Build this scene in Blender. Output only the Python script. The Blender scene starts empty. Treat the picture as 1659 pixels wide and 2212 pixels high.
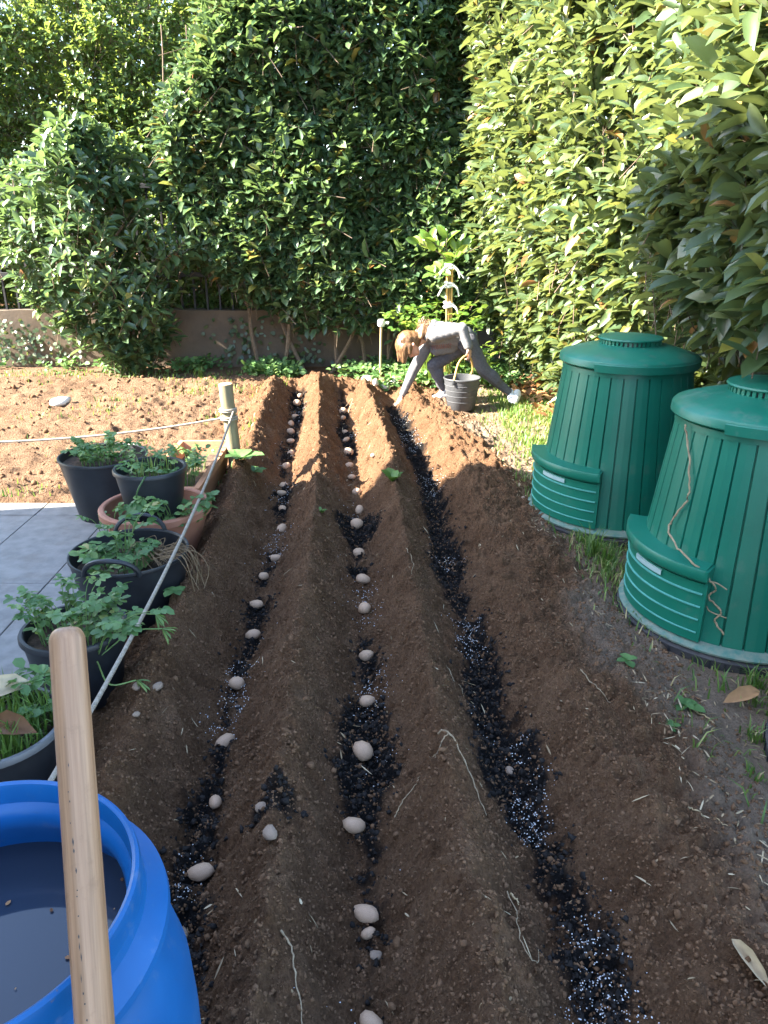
import bpy, bmesh, math, random
import numpy as np
from mathutils import Matrix, Vector

# ------------------------------------------------------------------ camera, sky, sun, exposure
scene = bpy.context.scene
COL = scene.collection
RAD = math.radians
CAM_Z = 1.6
PITCH = RAD(21.1)
cam_d = bpy.data.cameras.new('camera')
cam = bpy.data.objects.new('camera', cam_d)
COL.objects.link(cam)
cam_d.sensor_fit = 'VERTICAL'
cam_d.angle = 2 * math.atan(1106 / 1662)
cam_d.clip_start = 0.05
cam_d.clip_end = 500
cam.location = (0, 0, CAM_Z)
cam.rotation_euler = (math.pi / 2 - PITCH, 0, 0)
scene.camera = cam

SUN_EL = RAD(37)
SUN_AZ = RAD(10.0)            # light travels towards +X, turned this much towards +Y
LDIR = Vector((math.cos(SUN_EL) * math.cos(SUN_AZ), math.cos(SUN_EL) * math.sin(SUN_AZ), -math.sin(SUN_EL)))
world = bpy.data.worlds.new('World')
scene.world = world
world.use_nodes = True
nt = world.node_tree
sky = nt.nodes.new('ShaderNodeTexSky')
sky.sky_type = 'NISHITA'
sky.sun_disc = False
sky.sun_elevation = SUN_EL
sky.sun_rotation = math.atan2(-LDIR.x, -LDIR.y)
sky.air_density = 1.0
sky.dust_density = 1.0
sky.ozone_density = 1.0
nt.links.new(sky.outputs[0], nt.nodes['Background'].inputs[0])
nt.nodes['Background'].inputs[1].default_value = 0.105
sun_d = bpy.data.lights.new('sun', 'SUN')
sun_d.energy = 5.0
sun_d.angle = RAD(0.53)
sun_d.color = (1.0, 0.92, 0.78)
sun = bpy.data.objects.new('sun', sun_d)
COL.objects.link(sun)
sun.rotation_euler = LDIR.to_track_quat('-Z', 'Y').to_euler()
scene.view_settings.view_transform = 'Standard'
scene.view_settings.look = 'None'
scene.view_settings.exposure = 3.2
scene.view_settings.gamma = 1.0
scene.cycles.use_denoising = True
scene.cycles.max_bounces = 8
scene.cycles.transparent_max_bounces = 8

RNG = np.random.default_rng(11)
random.seed(5)

# ------------------------------------------------------------------ materials
M = {}
def nodes_of(name):
    m = bpy.data.materials.new(name)
    m.use_nodes = True
    t = m.node_tree
    return m, t, t.nodes['Principled BSDF']

def add(t, kind, **kw):
    n = t.nodes.new(kind)
    for k, v in kw.items():
        setattr(n, k, v)
    return n

def ramp(t, fac, stops, interp='LINEAR'):
    r = add(t, 'ShaderNodeValToRGB')
    r.color_ramp.interpolation = interp
    e = r.color_ramp.elements
    while len(e) < len(stops):
        e.new(0.5)
    for el, (p, c) in zip(e, stops):
        el.position = p
        el.color = (*c, 1)
    t.links.new(fac, r.inputs[0])
    return r

def noise(t, scale, detail=4, rough=0.6, coord='Object', stretch=None):
    tc = add(t, 'ShaderNodeTexCoord')
    out = tc.outputs[coord]
    if stretch:
        mp = add(t, 'ShaderNodeMapping')
        mp.inputs['Scale'].default_value = stretch
        t.links.new(out, mp.inputs[0])
        out = mp.outputs[0]
    n = add(t, 'ShaderNodeTexNoise')
    n.inputs['Scale'].default_value = scale
    n.inputs['Detail'].default_value = detail
    n.inputs['Roughness'].default_value = rough
    t.links.new(out, n.inputs[0])
    return n

def bump(t, bsdf, height, strength, dist):
    b = add(t, 'ShaderNodeBump')
    b.inputs['Strength'].default_value = strength
    b.inputs['Distance'].default_value = dist
    t.links.new(height, b.inputs['Height'])
    t.links.new(b.outputs[0], bsdf.inputs['Normal'])
    return b

def mat_noise(name, c1, c2, scale=20, rough=0.6, bump_s=0.0, bump_d=0.002, bump_scale=None, stretch=None, metallic=0, lo=0.3, hi=0.7, spec=0.5, coat=0):
    m, t, b = nodes_of(name)
    n = noise(t, scale, stretch=stretch)
    r = ramp(t, n.outputs[0], [(lo, c1), (hi, c2)])
    t.links.new(r.outputs[0], b.inputs['Base Color'])
    b.inputs['Roughness'].default_value = rough
    b.inputs['Metallic'].default_value = metallic
    b.inputs['Specular IOR Level'].default_value = spec
    b.inputs['Coat Weight'].default_value = coat
    if bump_s:
        n2 = noise(t, bump_scale or scale * 3, stretch=stretch)
        bump(t, b, n2.outputs[0], bump_s, bump_d)
    return m

def add_dust(name, col, scale, lo, hi, amt):
    m = M[name]; t = m.node_tree; b = t.nodes['Principled BSDF']
    src = b.inputs['Base Color'].links[0].from_socket
    n = noise(t, scale, 8, 0.75)
    r = ramp(t, n.outputs[0], [(lo, (0, 0, 0)), (hi, (amt, amt, amt))])
    mx = add(t, 'ShaderNodeMix', data_type='RGBA', blend_type='MIX')
    t.links.new(r.outputs[0], mx.inputs[0]); t.links.new(src, mx.inputs[6])
    mx.inputs[7].default_value = (*col, 1)
    t.links.new(mx.outputs[2], b.inputs['Base Color'])
    rr = add(t, 'ShaderNodeMapRange')
    rr.inputs['To Min'].default_value = b.inputs['Roughness'].default_value; rr.inputs['To Max'].default_value = 0.85
    t.links.new(r.outputs[0], rr.inputs[0]); t.links.new(rr.outputs[0], b.inputs['Roughness'])

def mat_leaf(name, stops, rough=0.38, transl=0.3, tcol=(0.25, 0.42, 0.05), spec=0.5):
    """base colour is chosen leaf by leaf through the float attribute 'tint'"""
    m, t, b = nodes_of(name)
    a = add(t, 'ShaderNodeAttribute', attribute_name='tint')
    r = ramp(t, a.outputs['Fac'], stops)
    n = noise(t, 35, 2)
    mix = add(t, 'ShaderNodeMix', data_type='RGBA', blend_type='MULTIPLY')
    mix.inputs[0].default_value = 0.5
    rr = ramp(t, n.outputs[0], [(0.3, (0.65, 0.65, 0.65)), (0.7, (1.2, 1.2, 1.2))])
    t.links.new(r.outputs[0], mix.inputs[6])
    t.links.new(rr.outputs[0], mix.inputs[7])
    t.links.new(mix.outputs[2], b.inputs['Base Color'])
    b.inputs['Roughness'].default_value = rough
    b.inputs['Specular IOR Level'].default_value = spec
    tr = add(t, 'ShaderNodeBsdfTranslucent')
    tm = add(t, 'ShaderNodeMix', data_type='RGBA', blend_type='MIX')
    tm.inputs[0].default_value = 0.6
    t.links.new(mix.outputs[2], tm.inputs[6])
    tm.inputs[7].default_value = (*tcol, 1)
    t.links.new(tm.outputs[2], tr.inputs[0])
    ms = add(t, 'ShaderNodeMixShader')
    ms.inputs[0].default_value = transl
    t.links.new(b.outputs[0], ms.inputs[1])
    t.links.new(tr.outputs[0], ms.inputs[2])
    t.links.new(ms.outputs[0], t.nodes['Material Output'].inputs[0])
    return m

# soil: dry crumbly brown with dark compost where the attribute says so
m, t, b = nodes_of('soil')
n1 = noise(t, 6, 5)
n2 = noise(t, 90, 8, 0.8)
r1 = ramp(t, n1.outputs[0], [(0.3, (0.140, 0.075, 0.039)), (0.55, (0.205, 0.116, 0.064)), (0.75, (0.26, 0.158, 0.093))])
r2 = ramp(t, n2.outputs[0], [(0.32, (0.42, 0.39, 0.37)), (0.68, (1.42, 1.40, 1.38))])
mx = add(t, 'ShaderNodeMix', data_type='RGBA', blend_type='MULTIPLY')
mx.inputs[0].default_value = 1.0
t.links.new(r1.outputs[0], mx.inputs[6]); t.links.new(r2.outputs[0], mx.inputs[7])
at = add(t, 'ShaderNodeAttribute', attribute_name='compost')
mc = add(t, 'ShaderNodeMix', data_type='RGBA', blend_type='MIX')
t.links.new(at.outputs['Fac'], mc.inputs[0]); t.links.new(mx.outputs[2], mc.inputs[6])
mc.inputs[7].default_value = (0.010, 0.009, 0.009, 1)
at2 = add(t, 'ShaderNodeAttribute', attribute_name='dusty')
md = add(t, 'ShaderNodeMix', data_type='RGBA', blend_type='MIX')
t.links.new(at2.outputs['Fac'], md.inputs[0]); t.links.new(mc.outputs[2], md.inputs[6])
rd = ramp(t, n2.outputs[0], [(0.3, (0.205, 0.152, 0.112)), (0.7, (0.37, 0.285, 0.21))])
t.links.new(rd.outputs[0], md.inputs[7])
t.links.new(md.outputs[2], b.inputs['Base Color'])
b.inputs['Roughness'].default_value = 0.95
b.inputs['Specular IOR Level'].default_value = 0.15
n3 = noise(t, 130, 6, 0.8)
vo = add(t, 'ShaderNodeTexVoronoi')
vo.inputs['Scale'].default_value = 75
tcv = add(t, 'ShaderNodeTexCoord')
t.links.new(tcv.outputs['Object'], vo.inputs[0])
ma = add(t, 'ShaderNodeMath', operation='MULTIPLY_ADD')
t.links.new(vo.outputs['Distance'], ma.inputs[0]); ma.inputs[1].default_value = -0.55
t.links.new(n3.outputs[0], ma.inputs[2])
bump(t, b, ma.outputs[0], 1.0, 0.028)
M['soil'] = m
M['clod'] = mat_noise('clod', (0.100, 0.055, 0.029), (0.185, 0.108, 0.062), 25, 0.95, 0.6, 0.003, 150, spec=0.15)
M['compost'] = mat_noise('compost', (0.006, 0.005, 0.005), (0.022, 0.018, 0.016), 60, 0.85, 0.5, 0.002, 200, spec=0.3)
M['granule'] = mat_noise('granule', (0.62, 0.64, 0.68), (0.8, 0.8, 0.82), 90, 0.45)
M['potato'] = mat_noise('potato', (0.36, 0.225, 0.14), (0.56, 0.39, 0.265), 28, 0.7, 0.3, 0.002, 120)
add_dust('potato', (0.15, 0.09, 0.055), 45, 0.52, 0.72, 0.7)
M['stone'] = mat_noise('stone', (0.22, 0.15, 0.105), (0.36, 0.27, 0.2), 30, 0.9, 0.5, 0.003, 120)
M['white_stone'] = mat_noise('white_stone', (0.5, 0.47, 0.4), (0.72, 0.7, 0.64), 14, 0.85, 0.5, 0.004, 60)
M['concrete'] = mat_noise('concrete', (0.195, 0.19, 0.18), (0.265, 0.255, 0.24), 14, 0.85, 0.25, 0.001, 300, lo=0.35, hi=0.65)
M['wall'] = mat_noise('wall', (0.09, 0.067, 0.048), (0.165, 0.122, 0.088), 2.2, 0.92, 0.4, 0.006, 40)
M['iron'] = mat_noise('iron', (0.010, 0.012, 0.017), (0.028, 0.029, 0.034), 30, 0.55, 0.2, 0.001, 200)
M['laurel'] = mat_leaf('laurel', [(0.0, (0.036, 0.074, 0.034)), (0.35, (0.078, 0.124, 0.046)), (0.6, (0.138, 0.176, 0.066)), (0.84, (0.225, 0.255, 0.098)), (0.91, (0.30, 0.28, 0.05)), (0.96, (0.33, 0.16, 0.05)), (1.0, (0.20, 0.085, 0.04))], 0.40, 0.30, (0.33, 0.38, 0.09), 0.8)
M['laurel_shaded'] = mat_leaf('laurel_shaded', [(0.0, (0.038, 0.088, 0.046)), (0.35, (0.075, 0.140, 0.062)), (0.6, (0.130, 0.200, 0.080)), (0.84, (0.215, 0.285, 0.115)), (0.91, (0.30, 0.27, 0.06)), (0.96, (0.33, 0.16, 0.05)), (1.0, (0.20, 0.085, 0.04))], 0.38, 0.32, (0.27, 0.40, 0.10), 0.9)  # copy of laurel for the back, cool shade tone put into the leaf colour
M['shrub'] = mat_leaf('shrub', [(0.0, (0.035, 0.085, 0.03)), (0.5, (0.085, 0.16, 0.05)), (0.9, (0.19, 0.27, 0.08)), (1.0, (0.26, 0.27, 0.08))], 0.42, 0.42, (0.42, 0.52, 0.08))
M['citrus'] = mat_leaf('citrus', [(0.0, (0.06, 0.14, 0.03)), (0.5, (0.13, 0.24, 0.04)), (1.0, (0.30, 0.36, 0.06))], 0.35, 0.35, (0.35, 0.5, 0.06))
M['herb'] = mat_leaf('herb', [(0.0, (0.065, 0.15, 0.045)), (0.6, (0.14, 0.26, 0.085)), (0.9, (0.25, 0.34, 0.10)), (1.0, (0.36, 0.32, 0.11))], 0.5, 0.3, (0.2, 0.4, 0.06))
M['grass'] = mat_leaf('grass', [(0.0, (0.05, 0.12, 0.02)), (0.6, (0.12, 0.22, 0.04)), (0.85, (0.26, 0.30, 0.08)), (1.0, (0.42, 0.33, 0.16))], 0.5, 0.3, (0.3, 0.45, 0.06))
M['straw'] = mat_leaf('straw', [(0.0, (0.22, 0.15, 0.085)), (0.6, (0.40, 0.30, 0.18)), (1.0, (0.55, 0.45, 0.3))], 0.7, 0.1, (0.45, 0.35, 0.2), 0.2)
M['dead_leaf'] = mat_leaf('dead_leaf', [(0.0, (0.12, 0.06, 0.03)), (0.5, (0.30, 0.14, 0.06)), (1.0, (0.48, 0.30, 0.15))], 0.6, 0.15, (0.4, 0.2, 0.06), 0.3)
M['twig'] = mat_noise('twig', (0.11, 0.075, 0.05), (0.22, 0.16, 0.11), 30, 0.85, 0.4, 0.002, 120)
M['root'] = mat_noise('root', (0.20, 0.14, 0.085), (0.38, 0.29, 0.18), 40, 0.8, 0.3, 0.001, 150)
M['green_plastic'] = mat_noise('green_plastic', (0.003, 0.125, 0.080), (0.007, 0.155, 0.100), 3, 0.42, 0.12, 0.0006, 500, spec=0.45)
M['green_lid'] = mat_noise('green_lid', (0.004, 0.132, 0.086), (0.016, 0.172, 0.114), 6, 0.40, 0.15, 0.0006, 400, spec=0.45)
add_dust('green_plastic', (0.13, 0.17, 0.13), 7, 0.56, 0.78, 0.55)
add_dust('green_lid', (0.16, 0.21, 0.17), 9, 0.52, 0.75, 0.6)
M['green_rib'] = mat_noise('green_rib', (0.05, 0.25, 0.21), (0.09, 0.32, 0.28), 20, 0.5)
M['label_strip'] = mat_noise('label_strip', (0.26, 0.40, 0.40), (0.36, 0.48, 0.48), 30, 0.5)
M['dusty_green'] = mat_noise('dusty_green', (0.05, 0.17, 0.14), (0.22, 0.24, 0.19), 26, 0.8)
M['black_base'] = mat_noise('black_base', (0.02, 0.02, 0.022), (0.06, 0.055, 0.055), 30, 0.7, 0.2, 0.001, 200)
M['black_plastic'] = mat_noise('black_plastic', (0.012, 0.014, 0.018), (0.024, 0.027, 0.032), 8, 0.45, 0.1, 0.0006, 300)
M['grey_plastic'] = mat_noise('grey_plastic', (0.10, 0.105, 0.11), (0.15, 0.152, 0.155), 8, 0.45, 0.1, 0.0006, 300)
M['bucket'] = mat_noise('bucket', (0.05, 0.053, 0.059), (0.075, 0.078, 0.085), 8, 0.5, 0.1, 0.0006, 300)
M['bucket_line'] = mat_noise('bucket_line', (0.07, 0.073, 0.08), (0.09, 0.093, 0.1), 8, 0.5)
M['terracotta'] = mat_noise('terracotta', (0.30, 0.125, 0.075), (0.42, 0.19, 0.12), 7, 0.7, 0.15, 0.001, 200)
M['planter'] = mat_noise('planter', (0.34, 0.155, 0.08), (0.44, 0.22, 0.12), 7, 0.7, 0.15, 0.001, 200)
M['potting'] = mat_noise('potting', (0.03, 0.02, 0.014), (0.10, 0.065, 0.042), 40, 0.95, 0.8, 0.01, 60)
M['blue'] = mat_noise('blue', (0.002, 0.078, 0.25), (0.006, 0.112, 0.34), 5, 0.4, 0.12, 0.0012, 60, spec=0.45)
add_dust('blue', (0.16, 0.22, 0.33), 22, 0.58, 0.8, 0.5)
add_dust('blue', (0.17, 0.12, 0.075), 38, 0.66, 0.72, 0.6)
add_dust('concrete', (0.16, 0.13, 0.105), 5, 0.52, 0.75, 0.6)
add_dust('wall', (0.075, 0.058, 0.045), 2.6, 0.48, 0.68, 0.75)
M['wood'] = mat_noise('wood', (0.22, 0.122, 0.064), (0.37, 0.22, 0.125), 6, 0.42, 0.2, 0.0005, 14, stretch=(30, 30, 1.0))
add_dust('wood', (0.15, 0.085, 0.05), 24, 0.55, 0.75, 0.5)
M['post'] = mat_noise('post', (0.17, 0.15, 0.085), (0.32, 0.26, 0.15), 10, 0.8, 0.4, 0.003, 40, stretch=(5, 5, 0.5))
M['bamboo'] = mat_noise('bamboo', (0.48, 0.27, 0.07), (0.66, 0.43, 0.15), 10, 0.5)
M['pale_wood'] = mat_noise('pale_wood', (0.34, 0.24, 0.12), (0.5, 0.38, 0.22), 16, 0.6, stretch=(5, 5, 0.6))
M['white'] = mat_noise('white', (0.72, 0.72, 0.70), (0.82, 0.82, 0.80), 20, 0.5)
M['rope'] = mat_noise('rope', (0.24, 0.205, 0.16), (0.40, 0.35, 0.285), 60, 0.9, 0.4, 0.001, 400)
M['skin'] = mat_noise('skin', (0.56, 0.30, 0.21), (0.64, 0.37, 0.27), 20, 0.5)
M['skin'].node_tree.nodes['Principled BSDF'].inputs['Subsurface Weight'].default_value = 0.12
M['skin'].node_tree.nodes['Principled BSDF'].inputs['Subsurface Radius'].default_value = (0.01, 0.004, 0.002)
M['hoodie'] = mat_noise('hoodie', (0.165, 0.165, 0.175), (0.21, 0.21, 0.22), 60, 0.9, 0.5, 0.006, 22, spec=0.15)
M['leggings'] = mat_noise('leggings', (0.08, 0.08, 0.095), (0.12, 0.12, 0.138), 70, 0.85, 0.4, 0.003, 40, spec=0.2)
M['sock'] = mat_noise('sock', (0.5, 0.55, 0.62), (0.6, 0.64, 0.7), 60, 0.9)
M['shoe'] = mat_noise('shoe', (0.62, 0.63, 0.66), (0.75, 0.75, 0.77), 30, 0.6)
M['sole'] = mat_noise('sole', (0.40, 0.40, 0.42), (0.5, 0.5, 0.5), 30, 0.6)
M['hair'] = mat_noise('hair', (0.06, 0.03, 0.014), (0.25, 0.135, 0.062), 90, 0.42, 0.5, 0.003, 90, stretch=(1, 1, 0.4))
M['print'] = mat_noise('print', (0.22, 0.075, 0.08), (0.32, 0.14, 0.14), 60, 0.9)
M['cream'] = mat_noise('cream', (0.42, 0.38, 0.31), (0.48, 0.44, 0.36), 3, 0.9, 0.2, 0.003, 60)
M['roof'] = mat_noise('roof', (0.25, 0.11, 0.07), (0.36, 0.17, 0.1), 8, 0.9)
m, t, b = nodes_of('water')
b.inputs['Base Color'].default_value = (0.022, 0.032, 0.05, 1)
b.inputs['Roughness'].default_value = 0.04
b.inputs['IOR'].default_value = 1.33
b.inputs['Specular IOR Level'].default_value = 1.0
nn = noise(t, 5, 2)
bump(t, b, nn.outputs[0], 0.05, 0.01)
M['water'] = m
m, t, b = nodes_of('pane')
b.inputs['Base Color'].default_value = (0.03, 0.04, 0.05, 1)
b.inputs['Roughness'].default_value = 0.08
M['pane'] = m

# ------------------------------------------------------------------ mesh helpers
def mesh(name, V, F, mats, smooth=True, attrs=None, midx=None):
    V = np.asarray(V, dtype=np.float32).reshape(-1, 3)
    me = bpy.data.meshes.new(name)
    if isinstance(F, np.ndarray):
        k = F.shape[1]
        me.vertices.add(len(V)); me.vertices.foreach_set('co', V.ravel())
        me.loops.add(F.size); me.loops.foreach_set('vertex_index', F.astype(np.int32).ravel())
        me.polygons.add(len(F))
        me.polygons.foreach_set('loop_start', np.arange(0, F.size, k, dtype=np.int32))
        me.update(calc_edges=True)
    else:
        me.from_pydata([tuple(map(float, v)) for v in V], [], F)
        me.update()
        if smooth:
            me.polygons.foreach_set('use_smooth', np.ones(len(me.polygons), dtype=bool))
            me.set_sharp_from_angle(angle=RAD(38))
    if smooth and isinstance(F, np.ndarray):
        me.polygons.foreach_set('use_smooth', np.ones(len(me.polygons), dtype=bool))
    for a, val in (attrs or {}).items():
        at = me.attributes.new(a, 'FLOAT', 'POINT')
        at.data.foreach_set('value', np.asarray(val, dtype=np.float32))
    if not isinstance(mats, (list, tuple)):
        mats = [mats]
    for mm in mats:
        me.materials.append(M[mm])
    if midx is not None:
        me.polygons.foreach_set('material_index', np.asarray(midx, dtype=np.int32))
    return me

def link(name, me, parent=None, loc=(0, 0, 0)):
    o = bpy.data.objects.new(name, me)
    COL.objects.link(o)
    o.parent = parent
    o.location = loc
    return o

def obj(name, V, F, mats, parent=None, smooth=True, attrs=None, midx=None):
    """mesh object from world coordinates (a parent is a thing's unrotated Empty or a part of it)"""
    V = np.asarray(V, dtype=np.float64).reshape(-1, 3)
    base = np.zeros(3)
    p = parent
    while p is not None:
        base = base + np.array(p.location); p = p.parent
    return link(name, mesh(name, V - base, F, mats, smooth, attrs, midx), parent)

def tag(o, label=None, cat=None, group=None, kind=None):
    if label: o['label'] = label
    if cat: o['category'] = cat
    if group: o['group'] = group
    if kind: o['kind'] = kind
    return o

def thing(name, label, cat, loc, group=None):
    o = bpy.data.objects.new(name, None)
    o.empty_display_size = 0.1
    COL.objects.link(o)
    o.location = loc
    return tag(o, label, cat, group)

def join(parts):
    """parts: list of (V, F) -> one (V, list of faces)"""
    VV, FF, n = [], [], 0
    for V, F in parts:
        V = np.asarray(V, dtype=float).reshape(-1, 3)
        VV.append(V)
        FF += [tuple(int(i) + n for i in f) for f in F]
        n += len(V)
    return np.concatenate(VV), FF

def box(x0, x1, y0, y1, z0, z1):
    V = [(x, y, z) for z in (z0, z1) for y in (y0, y1) for x in (x0, x1)]
    F = [(0, 2, 3, 1), (4, 5, 7, 6), (0, 1, 5, 4), (2, 6, 7, 3), (0, 4, 6, 2), (1, 3, 7, 5)]
    return V, F

def bevel_box(x0, x1, y0, y1, z0, z1, w=0.004, seg=2):
    bm = bmesh.new()
    V, F = box(x0, x1, y0, y1, z0, z1)
    vs = [bm.verts.new(v) for v in V]
    for f in F: bm.faces.new([vs[i] for i in f])
    bmesh.ops.bevel(bm, geom=bm.edges[:], offset=w, segments=seg, affect='EDGES', profile=0.6)
    bm.verts.ensure_lookup_table()
    V = [tuple(v.co) for v in bm.verts]
    bm.verts.index_update()
    F = [tuple(v.index for v in f.verts) for f in bm.faces]
    bm.free()
    return V, F

def lathe(profile, center=(0, 0, 0), seg=48, a0=0.0, a1=2 * math.pi, squash=1.0):
    prof = np.asarray(profile, float)
    full = abs(a1 - a0 - 2 * math.pi) < 1e-6
    n = seg if full else seg + 1
    ang = a0 + (a1 - a0) * np.arange(n) / seg
    V = np.zeros((len(prof), n, 3))
    V[:, :, 0] = prof[:, :1] * np.cos(ang) + center[0]
    V[:, :, 1] = prof[:, :1] * np.sin(ang) * squash + center[1]
    V[:, :, 2] = prof[:, 1:2] + center[2]
    F = []
    for i in range(len(prof) - 1):
        for j in range(seg):
            k = (j + 1) % n
            F.append((i * n + j, i * n + k, (i + 1) * n + k, (i + 1) * n + j))
    return V.reshape(-1, 3), F

def frames(pts):
    P = np.asarray(pts, float)
    T = np.gradient(P, axis=0)
    T /= np.linalg.norm(T, axis=1, keepdims=True) + 1e-9
    ref = np.array([0, 0, 1.0]) if abs(T[:, 2]).mean() < 0.8 else np.array([1.0, 0, 0])
    A = np.cross(T, ref); A /= np.linalg.norm(A, axis=1, keepdims=True) + 1e-9
    return P, T, A, np.cross(T, A)

def tube(pts, r, sides=8, caps=True):
    P, T, A, B = frames(pts)
    r = np.broadcast_to(np.asarray(r, float), (len(P),))
    ang = 2 * math.pi * np.arange(sides) / sides
    V = P[:, None] + r[:, None, None] * (A[:, None] * np.cos(ang)[None, :, None] + B[:, None] * np.sin(ang)[None, :, None])
    F = [(i * sides + j, i * sides + (j + 1) % sides, (i + 1) * sides + (j + 1) % sides, (i + 1) * sides + j) for i in range(len(P) - 1) for j in range(sides)]
    if caps:
        F.append(tuple(range(sides))[::-1]); F.append(tuple((len(P) - 1) * sides + j for j in range(sides)))
    return V.reshape(-1, 3), F

def spline(ctrl, n=40):
    """Catmull-Rom through control points"""
    P = np.asarray(ctrl, float)
    P = np.vstack([2 * P[0] - P[1], P, 2 * P[-1] - P[-2]])
    k = len(P) - 3
    u = np.linspace(0, k - 1e-6, n)
    i = u.astype(int); f = (u - i)[:, None]
    a, b_, c, d = P[i], P[i + 1], P[i + 2], P[i + 3]
    return 0.5 * (2 * b_ + (c - a) * f + (2 * a - 5 * b_ + 4 * c - d) * f ** 2 + (3 * b_ - a - 3 * c + d) * f ** 3)

TAB = np.random.default_rng(3).random((256, 256))
def vnoise(x, y):
    xi = np.floor(x).astype(int); yi = np.floor(y).astype(int)
    fx = x - xi; fy = y - yi
    fx = fx * fx * (3 - 2 * fx); fy = fy * fy * (3 - 2 * fy)
    g = lambda a, b_: TAB[a & 255, b_ & 255]
    return (g(xi, yi) * (1 - fx) + g(xi + 1, yi) * fx) * (1 - fy) + (g(xi, yi + 1) * (1 - fx) + g(xi + 1, yi + 1) * fx) * fy

def fbm(x, y, scale, octs=4, gain=0.5):
    s = 0; a = 1; tot = 0
    x = x / scale; y = y / scale
    for o in range(octs):
        s = s + a * (vnoise(x + 17.3 * o, y + 9.1 * o) - 0.5); tot += a
        a *= gain; x = x * 2.03; y = y * 2.03
    return s / tot * 2

def clods(x, y, cell, seed):
    """rounded lumps scattered one to a cell, 0..1"""
    X = x / cell; Y = y / cell
    xi = np.floor(X).astype(int); yi = np.floor(Y).astype(int)
    best = np.zeros_like(X)
    for dx in (-1, 0, 1):
        for dy in (-1, 0, 1):
            a = xi + dx; b_ = yi + dy
            px = a + TAB[(a + seed) & 255, (b_ * 7 + seed) & 255]
            py = b_ + TAB[(a * 5 + 3 * seed) & 255, (b_ + seed) & 255]
            rr = 0.15 + 0.55 * TAB[(a * 3 + seed) & 255, (b_ * 11 + 5) & 255] ** 2
            d2 = ((X - px) ** 2 + (Y - py) ** 2) / rr ** 2
            best = np.maximum(best, np.sqrt(np.clip(1 - d2, 0, 1)) * rr)
    return best

def sstep(a, b_, x):
    t = np.clip((x - a) / (b_ - a), 0, 1)
    return t * t * (3 - 2 * t)

# ------------------------------------------------------------------ the ground, furrowed
FUR = [
    [(-0.46, 0.0), (-0.479, 1.15), (-0.498, 1.41), (-0.506, 1.6), (-0.525, 1.87), (-0.543, 2.14), (-0.555, 2.47), (-0.558, 2.89), (-0.575, 3.39), (-0.600, 4.05), (-0.655, 4.69), (-0.733, 5.92), (-0.79, 7.0), (-0.81, 7.6), (-0.85, 12)],
    [(-0.02, 0.0), (-0.03, 1.165), (-0.032, 1.36), (-0.04, 1.54), (-0.06, 1.755), (-0.058, 2.09), (-0.058, 2.38), (-0.068, 2.7), (-0.094, 3.14), (-0.133, 3.72), (-0.193, 4.69), (-0.31, 6.06), (-0.40, 7.2), (-0.43, 7.6), (-0.5, 12)],
    [(0.48, 0.0), (0.464, 1.165), (0.447, 1.385), (0.429, 1.62), (0.397, 1.89), (0.385, 2.16), (0.363, 2.6), (0.329, 3.14), (0.305, 3.78), (0.285, 4.6), (0.182, 5.78), (0.085, 6.78), (0.038, 7.24), (0.0, 12)],
]
def furrow_x(k, y):
    P = np.array(FUR[k])
    return np.interp(y, P[:, 1], P[:, 0])

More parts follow.
